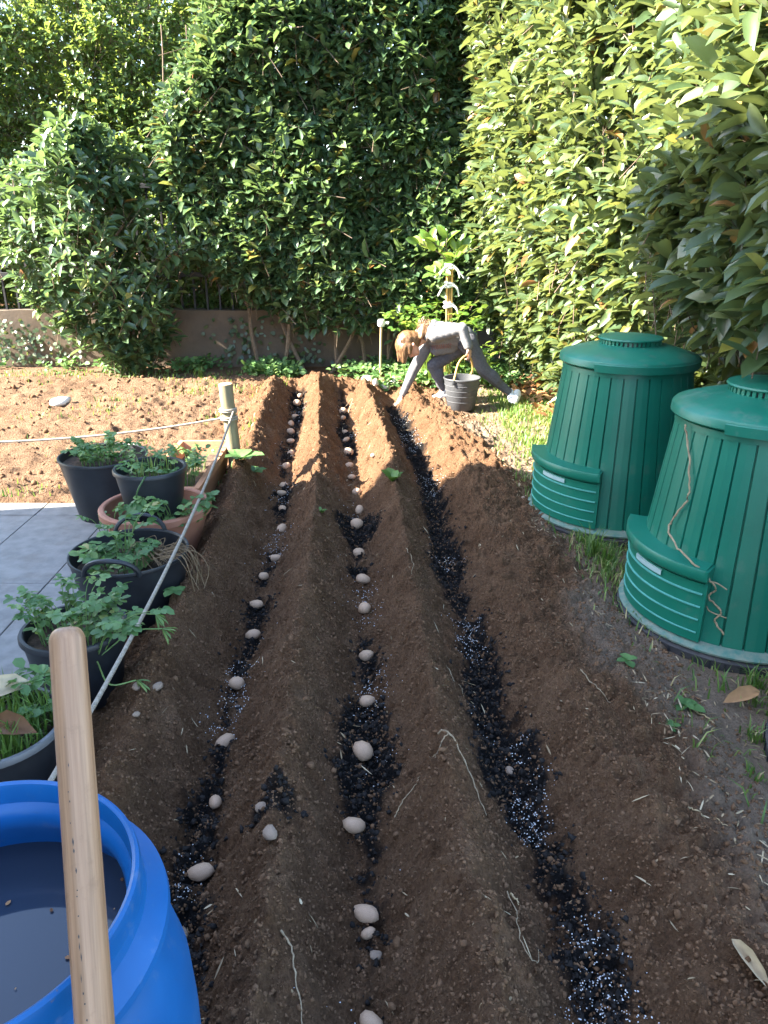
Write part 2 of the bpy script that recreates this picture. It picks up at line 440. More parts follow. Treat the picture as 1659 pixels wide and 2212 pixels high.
PAVE_X, PAVE_Y = -1.125, 4.28
def height(x, y, rough=True):
    x = np.asarray(x, float); y = np.asarray(y, float)
    wob = 0.02 * fbm(x * 0.3, y, 0.35, 3)
    f = [furrow_x(k, y) + wob for k in range(3)]
    D = np.minimum(np.minimum(abs(x - f[0]), abs(x - f[1])), abs(x - f[2]))
    s = np.clip((D - 0.03) / 0.205, 0, 1)
    prof = -0.065 + 0.242 * (0.8 * s + 0.2 * s * s * (3 - 2 * s))
    crest = 1 + 0.28 * fbm(x + 5, y, 0.45, 3)
    prof = np.where(prof > 0, prof * crest, prof)
    outl = sstep(0.20, 0.44, f[0] - x)
    outr = sstep(0.24, 0.85, x - f[2])
    low3 = sstep(0.0, 0.2, x - f[2])
    prof = np.where(prof > 0, prof * (1 - 0.32 * low3), prof)
    prof = prof * (1 - outl) * (1 - outr) + 0.0 * outl + 0.015 * outr
    prof = prof * (1 - 0.85 * sstep(0.16, 0.34, x - f[2]) * sstep(5.9, 6.5, y)) + 0.0
    e = 1 - sstep(7.15, 7.6, y + 0.25 * fbm(x, y, 0.4, 2))
    e0 = sstep(-0.6, 0.2, y)
    h = prof * e * e0 + 0.03 * (1 - e) * (1 - sstep(7.6, 8.1, y))
    # mound at the far end of the middle ridge
    h = h + 0.13 * np.exp(-(((x + 0.63) / 0.22) ** 2 + ((y - 7.35) / 0.28) ** 2))
    h = h + 0.05 * np.exp(-(((x + 0.98) / 0.20) ** 2 + ((y - 7.1) / 0.5) ** 2))
    # spoil hump along the pots' side of the bed beyond the post
    dig = sstep(-9, -4.5, x) * (1 - sstep(1.0, 1.5, x)) * sstep(0, 0.6, y) * (1 - sstep(7.9, 8.4, y))
    flat_r = sstep(0.50, 0.85, x - f[2])
    amp = dig * (1 - 0.65 * flat_r)
    if rough:
        h = h + amp * (0.028 * fbm(x, y, 0.22, 3) + 0.022 * fbm(x + 3, y, 0.07, 3) + 0.017 * fbm(x, y + 8, 0.028, 2))
        h = h + amp * (0.032 * clods(x, y, 0.10, 3) + 0.026 * clods(x + 1.7, y, 0.045, 9) + 0.024 * clods(x, y + 2.2, 0.024, 21))
        left = (1 - sstep(-1.4, -1.0, x)) * sstep(4.3, 4.5, y)
        h = h + dig * left * (0.02 * fbm(x, y, 0.35, 3) + 0.010 * clods(x, y, 0.16, 33))
    pave = (1 - sstep(PAVE_X - 0.02, PAVE_X + 0.08, x)) * (1 - sstep(PAVE_Y - 0.02, PAVE_Y + 0.06, y))
    return h * (1 - pave) - 0.05 * pave

def compost_mask(x, y):
    out = np.zeros(np.shape(x))
    for k in range(3):
        d = x - furrow_x(k, y) - 0.03 * fbm(x, y + 31 * k, 0.25, 2)
        along = fbm(np.zeros_like(x) + 3.1 * k, y, (0.55, 0.5, 0.9)[k], 3)
        wid = (0.050, 0.034, 0.046)[k] + (0.09, 0.13, 0.075)[k] * along + 0.045 * fbm(x, y + 7, 0.06, 3)
        far = 1 - sstep((7.1, 7.1, 6.9)[k], (7.3, 7.3, 7.0)[k], y)
        out = np.maximum(out, sstep(-0.012, 0.03, wid - abs(d) + 0.02 * fbm(x + 4, y, 0.02, 2)) * far)
    out = np.maximum(out, 0.9 * sstep(0.02, 0.0, np.hypot(x + 0.28, (y - 1.62) * 0.8) - 0.045 - 0.04 * fbm(x, y, 0.06, 3)))
    return np.clip(out, 0, 1)

def steps(*segs):
    out = []
    for a, b_, d in segs:
        out.append(np.arange(a, b_ - 1e-6, d))
    return np.concatenate(out + [[segs[-1][1]]])
gx = steps((-70, -10, 6), (-10, -4.4, 0.12), (-4.4, -2.2, 0.035), (-2.2, -1.2, 0.018), (-1.2, 1.15, 0.0085), (1.15, 2.0, 0.02), (2.0, 5, 0.12), (5, 70, 6.5))
gy = steps((-70, -2, 6.8), (-2, 0.7, 0.1), (0.7, 2.4, 0.0075), (2.4, 4.4, 0.011), (4.4, 6.4, 0.016), (6.4, 8.8, 0.022), (8.8, 11, 0.1), (11, 71, 6))
GX, GY = np.meshgrid(gx, gy)
GZ = height(GX, GY)
CM = compost_mask(GX, GY)
GZ = GZ + CM * (0.006 + 0.022 * clods(GX, GY, 0.03, 5) + 0.008 * fbm(GX, GY, 0.03, 2))
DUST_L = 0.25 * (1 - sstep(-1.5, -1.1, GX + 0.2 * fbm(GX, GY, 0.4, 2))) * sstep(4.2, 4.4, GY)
DUST = sstep(0.40, 0.66, GX - furrow_x(2, GY) + 0.3 * fbm(GX, GY, 0.4, 3)) * (1 - sstep(7.5, 8, GY)) * 0.9
ny, nx = GX.shape
idx = np.arange(nx * ny).reshape(ny, nx)
Q = np.stack([idx[:-1, :-1], idx[:-1, 1:], idx[1:, 1:], idx[1:, :-1]], -1).reshape(-1, 4)
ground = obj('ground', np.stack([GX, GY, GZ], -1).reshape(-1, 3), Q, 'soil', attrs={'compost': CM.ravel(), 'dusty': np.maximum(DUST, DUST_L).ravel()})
tag(ground, kind='structure')

def ground_z(x, y):
    x = np.atleast_1d(np.asarray(x, float)); y = np.atleast_1d(np.asarray(y, float))
    i = np.clip(np.searchsorted(gx, x) - 1, 0, nx - 2); j = np.clip(np.searchsorted(gy, y) - 1, 0, ny - 2)
    fx = (x - gx[i]) / (gx[i + 1] - gx[i]); fy = (y - gy[j]) / (gy[j + 1] - gy[j])
    return (GZ[j, i] * (1 - fx) + GZ[j, i + 1] * fx) * (1 - fy) + (GZ[j + 1, i] * (1 - fx) + GZ[j + 1, i + 1] * fx) * fy
def gz(x, y): return float(ground_z(x, y)[0])

# ------------------------------------------------------------------ paving: slabs laid with open joints
paving = bpy.data.objects.new('paving', None)
COL.objects.link(paving)
tag(paving, kind='structure')
px = [-1.125 - 0.43 * k for k in range(0, 9)]
py = [4.27, 4.07, 3.2, 2.33, 1.46, 0.59, -0.28]
for i in range(len(px) - 1):
    for j in range(len(py) - 1):
        dz = random.uniform(-0.002, 0.002)
        V, F = bevel_box(px[i + 1] + 0.003, px[i] - 0.003, py[j + 1] + 0.003, py[j] - 0.003, -0.05, 0.012 + dz, 0.004)
        obj('slab', V, F, 'concrete', paving, smooth=False)

# ------------------------------------------------------------------ the house that shades the near garden (left of the view)
HX, HY, HH = -5.0, 3.66, 1.80 + 6.5 * math.tan(SUN_EL) / math.cos(SUN_AZ)
hs = thing('house', 'cream rendered house left of the paved terrace, its shade over the near garden', 'house', (-8.5, -2, 0))
def house_prism(d, z0, z1):
    # the end wall runs away from the garden at a slant
    P = [(-12 - d, -9 - d), (HX + d, -9 - d), (HX + d, HY + d), (-12 - d, HY + d - (7 + d) * (math.tan(SUN_AZ) + 0.01))]
    V = [(x, y, z) for z in (z0, z1) for x, y in P]
    return V, [(3, 2, 1, 0), (4, 5, 6, 7), (0, 1, 5, 4), (1, 2, 6, 5), (2, 3, 7, 6), (3, 0, 4, 7)]
obj('wall', *house_prism(0, -0.1, HH - 0.2), 'cream', hs, smooth=False)
obj('roof', *house_prism(0.01, HH - 0.199, HH), 'roof', hs, smooth=False)
for wy in (-4.0, -0.5):
    for wz in (0.9, 3.6):
        w = obj('window', *box(HX + 0.002, HX + 0.05, wy, wy + 1.3, wz, wz + 1.3), 'white', hs, smooth=False)
        obj('pane', *box(HX + 0.051, HX + 0.058, wy + 0.07, wy + 1.23, wz + 0.07, wz + 1.23), 'pane', w, smooth=False)

# ------------------------------------------------------------------ retaining wall and iron fence
wall = thing('retaining_wall', 'low brown rendered retaining wall under the laurels at the back', 'wall', (-2, 8.8, 0))
wx = np.linspace(-9, 2.2, 120); wz = np.linspace(-0.15, 0.62, 12)
WX, WZ = np.meshgrid(wx, wz)
WY = 8.72 + 0.012 * fbm(WX, WZ, 0.5, 4)
WZ2 = WZ.copy(); WZ2[-1] += 0.015 * fbm(WX[-1], WX[-1] * 0, 0.4, 3)
wi = np.arange(WX.size).reshape(WX.shape)
WQ = np.stack([wi[:-1, :-1], wi[:-1, 1:], wi[1:, 1:], wi[1:, :-1]], -1).reshape(-1, 4)
V = np.stack([WX, WY, WZ2], -1).reshape(-1, 3)
n0 = len(V)
back = V[wi[-1]].copy(); back[:, 1] = 8.95
bk = [tuple([int(wi[-1][i]), int(wi[-1][i + 1]), n0 + i + 1, n0 + i]) for i in range(len(wx) - 1)]
obj('face', np.vstack([V, back]), [tuple(map(int, q)) for q in WQ] + bk, 'wall', wall)

fence = thing('iron_fence', 'dark iron bar fence on top of the retaining wall', 'fence', (-2.5, 8.82, 0.6))
bar_me = None
for k in range(50):
    x = -6.3 + 0.14 * k
    if bar_me is None:
        V, F = bevel_box(-0.011, 0.011, -0.011, 0.011, 0, 1.42, 0.002, 1)
        bar_me = mesh('bar', V, F, 'iron', smooth=False)
    link('bar', bar_me, fence, (x + 2.5, 0, 0.0))
for z in (0.99, 1.89):
    obj('rail', *bevel_box(-6.4, 0.7, 8.785, 8.808, z - 0.025, z + 0.025, 0.003, 1), 'iron', fence, smooth=False)
for x in (-6.37, -3.57, -0.77):
    obj('post', *bevel_box(x - 0.03, x + 0.03, 8.835, 8.895, 0.55, 2.1, 0.004, 1), 'iron', fence, smooth=False)

tx = np.linspace(-40, 40, 60); ty = np.concatenate([[8.90], np.linspace(9.1, 60, 24)])
TX, TY = np.meshgrid(tx, ty)
TZ = 0.56 + 0.05 * fbm(TX, TY, 1.5, 3)
ti = np.arange(TX.size).reshape(TX.shape)
tag(obj('raised_ground', np.stack([TX, TY, TZ], -1).reshape(-1, 3), np.stack([ti[:-1, :-1], ti[:-1, 1:], ti[1:, 1:], ti[1:, :-1]], -1).reshape(-1, 4), 'soil', attrs={'compost': np.zeros(TX.size), 'dusty': np.zeros(TX.size)}), kind='structure')

# ------------------------------------------------------------------ leaves
def norm(a):
    return a / (np.linalg.norm(a, axis=-1, keepdims=True) + 1e-9)

def leaf_template(hi=True):
    if hi:
        ts = [0.22, 0.52, 0.82]; ws = [0.66, 1.0, 0.78]
    else:
        ts = [0.36, 0.76]; ws = [0.92, 0.92]
    P = [(0, 0.0)]
    for t_, w_ in zip(ts, ws):
        P += [(-w_, t_), (0, t_), (w_, t_)]
    P.append((0, 1.0))
    F = [(0, 2, 1), (0, 3, 2)]
    for i in range(len(ts) - 1):
        a = 1 + 3 * i; c = a + 3
        F += [(a, a + 1, c + 1), (a, c + 1, c), (a + 1, a + 2, c + 2), (a + 1, c + 2, c + 1)]
    a = 1 + 3 * (len(ts) - 1); e = a + 3
    F += [(a, a + 1, e), (a + 1, a + 2, e)]
    return np.array(P, float), np.array(F)
HI = leaf_template(True); LO = leaf_template(False)
SMALL = (np.array([(0, 0), (-1, 0.5), (1, 0.5), (0, 1.0)], float), np.array([(0, 2, 1), (1, 2, 3)]))

def leaf_mesh(L, tmpl):
    P, F = tmpl
    s = P[:, 0]; t_ = P[:, 1]
    N = len(L['base'])
    zz = L['fold'][:, None] * abs(s)[None] * 0.22 - L['curv'][:, None] * (t_ ** 2)[None]
    V = (L['base'][:, None] + L['dir'][:, None] * (L['len'][:, None] * t_[None])[..., None]
         + L['wide'][:, None] * (L['wid'][:, None] * s[None])[..., None]
         + L['nor'][:, None] * (L['len'][:, None] * zz)[..., None])
    FF = (F[None] + (np.arange(N) * len(P))[:, None, None]).reshape(-1, 3)
    return V.reshape(-1, 3), FF, np.repeat(L['tint'], len(P))

def make_leaves(base, d, nor, ln, wid, curv, fold, tint):
    d = norm(d)
    nor = norm(nor - d * (nor * d).sum(-1, keepdims=True))
    return dict(base=base, dir=d, nor=nor, wide=np.cross(d, nor), len=ln, wid=wid, curv=curv, fold=fold, tint=tint)

def take(L, i):
    return {k: v[i] for k, v in L.items()}

def shoots(rng, org, sd, slen, n, ln, ratio=0.17, a_base=1.25, a_tip=0.45, tint=None, droop=0.25):
    """n leaves spiralling up each shoot"""
    N = len(org)
    sd = norm(sd)
    j = np.arange(n)[None]
    tt = (j + 0.4 + 0.5 * rng.random((N, n))) / n
    pos = org[:, None] + sd[:, None] * (slen[:, None] * tt)[..., None]
    ref = norm(np.cross(sd, rng.normal(size=(N, 3))))
    ref2 = np.cross(sd, ref)
    az = j * 2.4 + rng.random((N, 1)) * 6.28 + rng.normal(size=(N, n)) * 0.3
    al = a_base + (a_tip - a_base) * tt + rng.normal(size=(N, n)) * 0.2
    per = ref[:, None] * np.cos(az)[..., None] + ref2[:, None] * np.sin(az)[..., None]
    d = sd[:, None] * np.cos(al)[..., None] + per * np.sin(al)[..., None]
    d[..., 2] -= droop * rng.random((N, n))
    nor = sd[:, None] * 0.8 + rng.normal(size=(N, n, 3)) * 0.18 + np.array([0, 0, 0.55])
    l = ln[:, None] * (0.50 + 0.68 * rng.random((N, n))) * np.where(tt > 0.85, 0.75, 1)
    base_t = rng.beta(1.6, 2.6, (N, n)) * 0.82 if tint is None else tint(rng, N, n, tt)
    return make_leaves(pos.reshape(-1, 3), d.reshape(-1, 3), nor.reshape(-1, 3), l.ravel(), (l * ratio * (0.85 + 0.3 * rng.random((N, n)))).ravel(),
                       (0.05 + 0.28 * rng.random(N * n)), 0.3 + 0.6 * rng.random(N * n), base_t.ravel())

def twig_mesh(org, sd, slen, r=0.0035):
    """three-sided stems, one for each shoot"""
    sd = norm(sd); N = len(org)
    a = norm(np.cross(sd, np.array([0.3, 0.5, 0.8]))); b_ = np.cross(sd, a)
    ang = np.array([0, 2.09, 4.19])
    ring = a[:, None] * np.cos(ang)[None, :, None] + b_[:, None] * np.sin(ang)[None, :, None]
    lo = (org - sd * 0.12)[:, None] + ring * r * 1.3
    hi = (org + sd * slen[:, None])[:, None] + ring * r * 0.5
    V = np.concatenate([lo, hi], 1).reshape(-1, 3)
    f = []
    for k in range(3):
        k2 = (k + 1) % 3
        f += [(k, k2, 3 + k2), (k, 3 + k2, 3 + k)]
    F = (np.array(f)[None] + (np.arange(N) * 6)[:, None, None]).reshape(-1, 3)
    return V, F

SP, CP = math.sin(PITCH), math.cos(PITCH)
def project(P):
    dep = P[:, 1] * CP + (CAM_Z - P[:, 2]) * SP
    v = (CAM_Z - P[:, 2]) * CP - P[:, 1] * SP
    return P[:, 0] / dep, v / dep, dep

_variants = {}
def leaf_variant(matn, k):
    key = (matn, k)
    if key not in _variants:
        r = np.random.default_rng(k + 50)
        P, F = HI
        curv = 0.05 + 0.28 * r.random(); fold = 0.3 + 0.6 * r.random()
        V = np.stack([P[:, 0], P[:, 1], fold * abs(P[:, 0]) * 0.22 - curv * P[:, 1] ** 2], -1)
        _variants[key] = mesh('leaf', V, F, matn, attrs={'tint': np.full(len(P), (k + 0.5) / 16)})
    return _variants[key]

def plant_leaves(root, L, matn, front, n_single=300, tmpl=LO, near_hi=None):
    """the leaves that show largest become objects of their own, the rest one mesh"""
    u, v, dep = project(L['base'])
    vis = (abs(u) < 0.5) & (abs(v) < 0.67) & (dep > 0.3)
    score = np.where(vis & front, L['len'] / dep, 0)
    order = np.argsort(-score)[:n_single]
    order = order[score[order] > 0]
    keep = np.ones(len(score), bool); keep[order] = False
    rest = take(L, keep)
    V, F, tn = leaf_mesh(rest, tmpl)
    o = obj('foliage', V, F, matn, root, attrs={'tint': tn})
    o['kind'] = 'stuff'
    off = Vector(root.location)
    for i in order:
        k = int(min(15, max(0, L['tint'][i] * 16)))
        me = leaf_variant(matn, k)
        lf = bpy.data.objects.new('leaf', me)
        COL.objects.link(lf)
        lf.parent = root
        W, D, N_ = L['wide'][i] * L['wid'][i], L['dir'][i] * L['len'][i], L['nor'][i] * L['len'][i]
        p = L['base'][i]
        lf.matrix_local = Matrix(((W[0], D[0], N_[0], p[0] - off.x), (W[1], D[1], N_[1], p[1] - off.y), (W[2], D[2], N_[2], p[2] - off.z), (0, 0, 0, 1)))
    return len(order)

def laurel_tint(young=0.5, dead=0.03):
    def f(rng, N, n, tt):
        x = rng.beta(1.6, 2.4, (N, n)) * 0.62 + young * 0.25 * tt * rng.random((N, n))
        d = rng.random((N, n)) < dead
        return np.where(d, 0.88 + 0.12 * rng.random((N, n)), np.clip(x, 0, 0.84))
    return f

# --- tall laurel hedge along the right side, sunlit
rng = np.random.default_rng(21)
def right_face(y, z):
    x = np.interp(y, [2.0, 3.0, 4.9, 6.4, 7.9, 8.6], [1.42, 1.42, 1.52, 1.17, 0.83, 0.80])
    low_far = 0.50 * (1 - sstep(0.2, 1.7, z)) * sstep(4.8, 6.0, y)
    low_near = 0.72 * (1 - sstep(0.75, 1.35, z)) * (1 - sstep(4.6, 5.6, y))
    return x + low_far + low_near + 0.16 * fbm(y, z, 0.7, 3)
Ns = 4900
ys = 2.35 + 6.0 * rng.random(Ns) ** 0.9
zs = 0.12 + 3.75 * rng.random(Ns)
ztop = np.interp(ys, [2.3, 3.3, 4.4, 8.4], [2.25, 2.7, 3.6, 3.9]) + 0.25 * fbm(ys, ys * 0, 0.3, 3)
ok = zs < ztop
ys, zs = ys[ok], zs[ok]
dep = rng.exponential(0.13, len(ys)) - 0.04
dep = np.minimum(dep, 0.75)
org = np.stack([right_face(ys, zs) + dep, ys, zs], -1)
sd = np.array([-0.75, -0.22, 0.62])[None] + rng.normal(size=(len(ys), 3)) * 0.42
sl = 0.16 + 0.22 * rng.random(len(ys))
ln = 0.135 + 0.05 * rng.random(len(ys)) + 0.035 * (1 - sstep(2.6, 4.6, ys))
org = org - norm(sd) * (sl * 0.8)[:, None]
L = shoots(rng, org, sd, sl, 9, ln, 0.19, tint=laurel_tint(0.9, 0.035))
hedge_r = thing('laurel_hedge', 'tall sunlit bright green laurel hedge along the right side', 'hedge', (1.9, 5.2, 0))
front = np.repeat(dep < 0.10, 9)
plant_leaves(hedge_r, L, 'laurel', front, 300, HI)
tv, tf = twig_mesh(org, sd, sl, 0.003)
tag(obj('twigs', tv, tf, 'twig', hedge_r), kind='stuff')
for k in range(16):
    y0 = 2.6 + 5.6 * (k + rng.random()) / 16
    x0 = float(right_face(np.array(y0), np.array(1.8))) + 0.45 + 0.12 * rng.random()
    pts = spline([(x0 + 0.25, y0, -0.05), (x0 + 0.2, y0 + 0.1 * rng.normal(), 0.7), (x0 + 0.1, y0 + 0.15 * rng.normal(), 1.7), (x0, y0 + 0.2 * rng.normal(), 2.6)], 14)
    obj('stem', *tube(pts, np.linspace(0.028, 0.008, 14), 6), 'twig', hedge_r)

# --- broad laurel at the back
rng = np.random.default_rng(22)
Ns = 4000
zs = 0.52 + 3.6 * rng.random(Ns)
xl = np.interp(zs, [0.3, 0.6, 0.95, 1.4, 2.0, 2.4, 3.0, 3.7, 4.0], [-0.8, -1.15, -1.6, -2.1, -2.35, -2.2, -1.85, -1.6, -1.4])
xs = xl + (1.35 - xl) * rng.random(Ns)
dep = np.minimum(rng.exponential(0.13, Ns), 0.7) - 0.05
edge = np.clip((xs - xl) / 0.55, 0, 1)
yface = 8.02 + 0.35 * (1 - np.sqrt(np.clip(1 - (1 - edge) ** 2, 0, 1))) + 0.22 * fbm(xs, zs, 0.8, 3) + 0.25 * (1 - sstep(0.3, 1.0, zs))
thin = rng.random(Ns) < np.where(zs < 0.85, 0.5, 1.0)
org = np.stack([xs, yface + dep, zs], -1)[thin]
dep = dep[thin]
Nk = len(org)
sd = np.array([-0.18, -0.62, 0.68])[None] + rng.normal(size=(Nk, 3)) * 0.42
sl = 0.14 + 0.2 * rng.random(Nk)
ln = 0.12 + 0.05 * rng.random(Nk)
org = org - norm(sd) * (sl * 0.8)[:, None]
L = shoots(rng, org, sd, sl, 9, ln, 0.21, tint=laurel_tint(1.1, 0.035))
hedge_b = thing('laurel_bush', 'broad dark green laurel bush reaching the top at the back centre', 'bush', (-0.5, 8.4, 0))
plant_leaves(hedge_b, L, 'laurel_shaded', np.repeat(dep < 0.05, 9), 300, LO)
tv, tf = twig_mesh(org, sd, sl, 0.003)
tag(obj('twigs', tv, tf, 'twig', hedge_b), kind='stuff')
for (x0, x1, x2) in [(-1.35, -1.5, -1.9), (-1.1, -1.0, -1.2), (-0.85, -1.3, -2.1), (-0.5, -0.4, -0.5), (-0.2, -0.6, -1.0), (0.05, 0.1, 0.2), (0.35, 0.5, 0.6), (-0.6, -0.1, 0.1), (0.8, 0.9, 0.9)]:
    yb = 8.35 + 0.12 * rng.random()
    pts = spline([(x0, yb, -0.05), ((x0 + x1) / 2 + 0.05 * rng.normal(), yb + 0.02, 0.4), (x1, yb + 0.05, 1.0), (x2, yb + 0.1, 2.2), (x2 + 0.1 * rng.normal(), yb + 0.1, 3.3)], 20)
    obj('stem', *tube(pts, np.linspace(0.024, 0.006, 20), 6), 'twig', hedge_b)

# --- smaller laurel at the left in front of the fence
rng = np.random.default_rng(23)
Ns = 600
zs = 0.18 + 2.25 * rng.random(Ns) ** 1.0
rr_ = np.interp(zs, [0.15, 0.4, 0.8, 1.2, 1.6, 2.0, 2.45], [0.24, 0.42, 0.68, 0.95, 0.90, 0.60, 0.15])
cx = np.interp(zs, [0, 0.5, 1.2, 2.4], [-2.62, -2.72, -3.02, -2.98])
th = rng.random(Ns) * 2 * math.pi
rad = np.sqrt(rng.random(Ns)) * 0.35 + 0.65
rad = np.where(rng.random(Ns) < 0.25, rng.random(Ns), rad)
wb = 1 + 0.75 * fbm(np.cos(th) * 1.1 + 3, zs + 0.4 * np.sin(th), 0.45, 3)
org = np.stack([cx + np.cos(th) * rr_ * rad * wb, 8.2 + np.sin(th) * rr_ * 0.62 * rad * wb, zs], -1)
org[:, 1] = np.minimum(org[:, 1], 8.6)
sd = np.stack([np.cos(th) * 0.6, np.sin(th) * 0.6 - 0.15, np.full(Ns, 0.7)], -1) + rng.normal(size=(Ns, 3)) * 0.35
sl = 0.14 + 0.2 * rng.random(Ns)
ln = 0.125 + 0.05 * rng.random(Ns)
org = org - norm(sd) * (sl * 0.8)[:, None]
L = shoots(rng, org, sd, sl, 9, ln, 0.21, tint=laurel_tint(1.0, 0.012))
bush_l = thing('laurel_bush', 'smaller loose laurel bush on a thin trunk in front of the iron fence', 'bush', (-2.65, 8.25, 0))
plant_leaves(bush_l, L, 'laurel_shaded', np.repeat(np.sin(th) < 0.1, 9), 300, LO)
tv, tf = twig_mesh(org, sd, sl, 0.003)
tag(obj('twigs', tv, tf, 'twig', bush_l), kind='stuff')
obj('trunk', *tube(spline([(-2.63, 8.25, -0.05), (-2.64, 8.25, 0.35), (-2.75, 8.25, 0.9), (-2.98, 8.22, 1.6), (-2.97, 8.2, 2.3)], 20), np.linspace(0.035, 0.008, 20), 7), 'twig', bush_l)
for k in range(7):
    a = rng.random() * 6.28; z0 = 0.4 + 0.17 * k
    obj('branch', *tube(spline([(-2.66 - 0.1 * k * 0.5, 8.25, z0), (-2.8 + 0.25 * math.cos(a), 8.2 + 0.15 * math.sin(a), z0 + 0.25), (-2.95 + 0.5 * math.cos(a), 8.2 + 0.3 * math.sin(a), z0 + 0.55)], 10), np.linspace(0.014, 0.005, 10), 5), 'twig', bush_l)

# --- small-leaved shrub mass beyond the fence
rng = np.random.default_rng(24)
def small_shrub(label, x0, x1, ymid, ztop_pts, n, leafl, seed, n_single=300, zmin=0.4):
    r = np.random.default_rng(seed)
    xs = x0 + (x1 - x0) * r.random(n)
    zt = np.interp(xs, [p[0] for p in ztop_pts], [p[1] for p in ztop_pts]) + 0.3 * fbm(xs, xs * 0 + seed, 0.5, 4)
    zs = zmin + (zt - zmin) * r.random(n)
    clump = fbm(xs, zs, 0.55, 3)
    okk = r.random(n) < 0.9 + 1.0 * clump
    xs, zs, clump = xs[okk], zs[okk], clump[okk]
    dd = np.minimum(r.exponential(0.22, len(xs)), 0.9)
    org = np.stack([xs, ymid - 0.3 * clump + dd, zs], -1)
    sd = np.array([-0.2, -0.5, 0.6])[None] + r.normal(size=(len(xs), 3)) * 0.6
    sl = 0.14 + 0.2 * r.random(len(xs))
    ln = leafl * (0.8 + 0.4 * r.random(len(xs)))
    L = shoots(r, org, sd, sl, 9, ln, 0.26, tint=lambda g, N, n_, tt: np.clip(g.beta(1.6, 2, (N, n_)) * 0.75 + 0.25 * tt, 0, 1))
    root = thing('shrub', label, 'shrub', ((x0 + x1) / 2, ymid + 0.5, 0))
    plant_leaves(root, L, 'shrub', np.repeat(dd < 0.2, 9), n_single, LO)
    tv, tf = twig_mesh(org, sd, sl * 0.9, 0.0025)
    tag(obj('twigs', tv, tf, 'twig', root), kind='stuff')
    for k in range(int((x1 - x0) * 2.2)):
        xb = x0 + (x1 - x0) * (k + r.random()) / ((x1 - x0) * 2.2)
        zt_ = float(np.interp(xb, [p[0] for p in ztop_pts], [p[1] for p in ztop_pts]))
        pts = spline([(xb, ymid + 0.35, -0.05), (xb + 0.1 * r.normal(), ymid + 0.25, 1.0), (xb + 0.25 * r.normal(), ymid + 0.15, zt_ * 0.65), (xb + 0.45 * r.normal(), ymid + 0.1, zt_ + 0.05)], 18)
        obj('branch', *tube(pts, np.linspace(0.018, 0.004, 18), 5), 'twig', root)
    return root
small_shrub('tall light green small-leaved shrub behind the iron fence at top left', -6.3, -0.9, 9.12, [(-6.5, 4.4), (-5.2, 4.3), (-4.4, 3.8), (-3.9, 4.2), (-3.2, 4.0), (-2.4, 4.4), (-1.0, 4.5)], 8200, 0.078, 41)
small_shrub('dark shrub deep behind the fence, seen through the gaps between the laurels', -6.6, 2.4, 10.3, [(-7, 4.0), (-4.4, 3.6), (-3, 4.2), (2.5, 4.4)], 7500, 0.13, 42, 60)

# --- ivy on the wall
rng = np.random.default_rng(25)
n = 520
cxs = rng.choice([-4.3, -4.0, -3.7, -1.6, -0.9, 0.5], n); xs = cxs + rng.normal(size=n) * 0.16
zs = 0.06 + 0.5 * rng.random(n) ** 1.3
L = make_leaves(np.stack([xs, np.full(n, 8.68) - 0.02 * rng.random(n), zs], -1), np.stack([rng.normal(size=n), -0.3 - 0.2 * rng.random(n), -0.6 + 0.6 * rng.normal(size=n)], -1), np.array([[0, -1.0, 0.3]]) + rng.normal(size=(n, 3)) * 0.3, 0.035 + 0.03 * rng.random(n), 0.014 + 0.012 * rng.random(n), rng.random(n) * 0.2, rng.random(n) * 0.4, rng.random(n) * 0.3)
V, F, tn = leaf_mesh(L, LO)
tag(obj('ivy', V, F, 'laurel', attrs={'tint': tn}), 'dark ivy leaves creeping up the retaining wall', 'ivy', kind='stuff')

# --- low weeds along the foot of the wall
def patch_leaves(rng, xs, ys, hmax, l0, l1, wr, matn, name, label, cat, tint=None, zoff=0.0):
    n = len(xs)
    z0 = ground_z(xs, ys) + zoff
    hh = hmax * rng.random(n) ** 0.8
    a = rng.random(n) * 6.28
    d = np.stack([np.cos(a), np.sin(a), 0.25 + 0.5 * rng.normal(size=n)], -1)
    ln = l0 + (l1 - l0) * rng.random(n)
    L = make_leaves(np.stack([xs, ys, z0 + hh], -1), d, np.array([[0, -0.2, 1.0]]) + rng.normal(size=(n, 3)) * 0.35, ln, ln * wr, 0.1 + 0.2 * rng.random(n), rng.random(n) * 0.6, rng.random(n) if tint is None else tint)
    V, F, tn = leaf_mesh(L, LO)
    return tag(obj(name, V, F, matn, attrs={'tint': tn}), label, cat, kind='stuff')
rng = np.random.default_rng(26)
n = 13000
xs = -4.6 + 6.4 * rng.random(n) ** 0.75
ys = 8.62 - 0.85 * rng.random(n) ** 1.3 * np.interp(xs, [-4.6, -1.5, 0, 1.8], [0.45, 0.7, 1.45, 1.5])
cl = fbm(xs, ys, 0.35, 3)
okk = (rng.random(n) < 0.35 + 1.4 * cl + np.interp(xs, [-4.6, -1.4, -0.6, 0.2, 1.8], [-0.35, -0.28, -0.15, 0.3, 0.5]))
xs, ys = xs[okk], ys[okk]
patch_leaves(rng, xs, ys, 0.13, 0.03, 0.075, 0.36, 'herb', 'ground_cover', 'low green weeds along the foot of the back wall', 'weeds', rng.random(len(xs)) * 0.85)

# --- dead leaves under the right hedge
rng = np.random.default_rng(27)
n = 1500
ys = 5.0 + 3.3 * rng.random(n)
xs = right_face(ys, np.full(n, 0.3)) - 0.32 + 0.75 * rng.random(n)
patch_leaves(rng, xs, ys, 0.03, 0.05, 0.12, 0.22, 'dead_leaf', 'leaf_litter', 'dry orange and brown leaves lying under the right hedge', 'leaf litter')

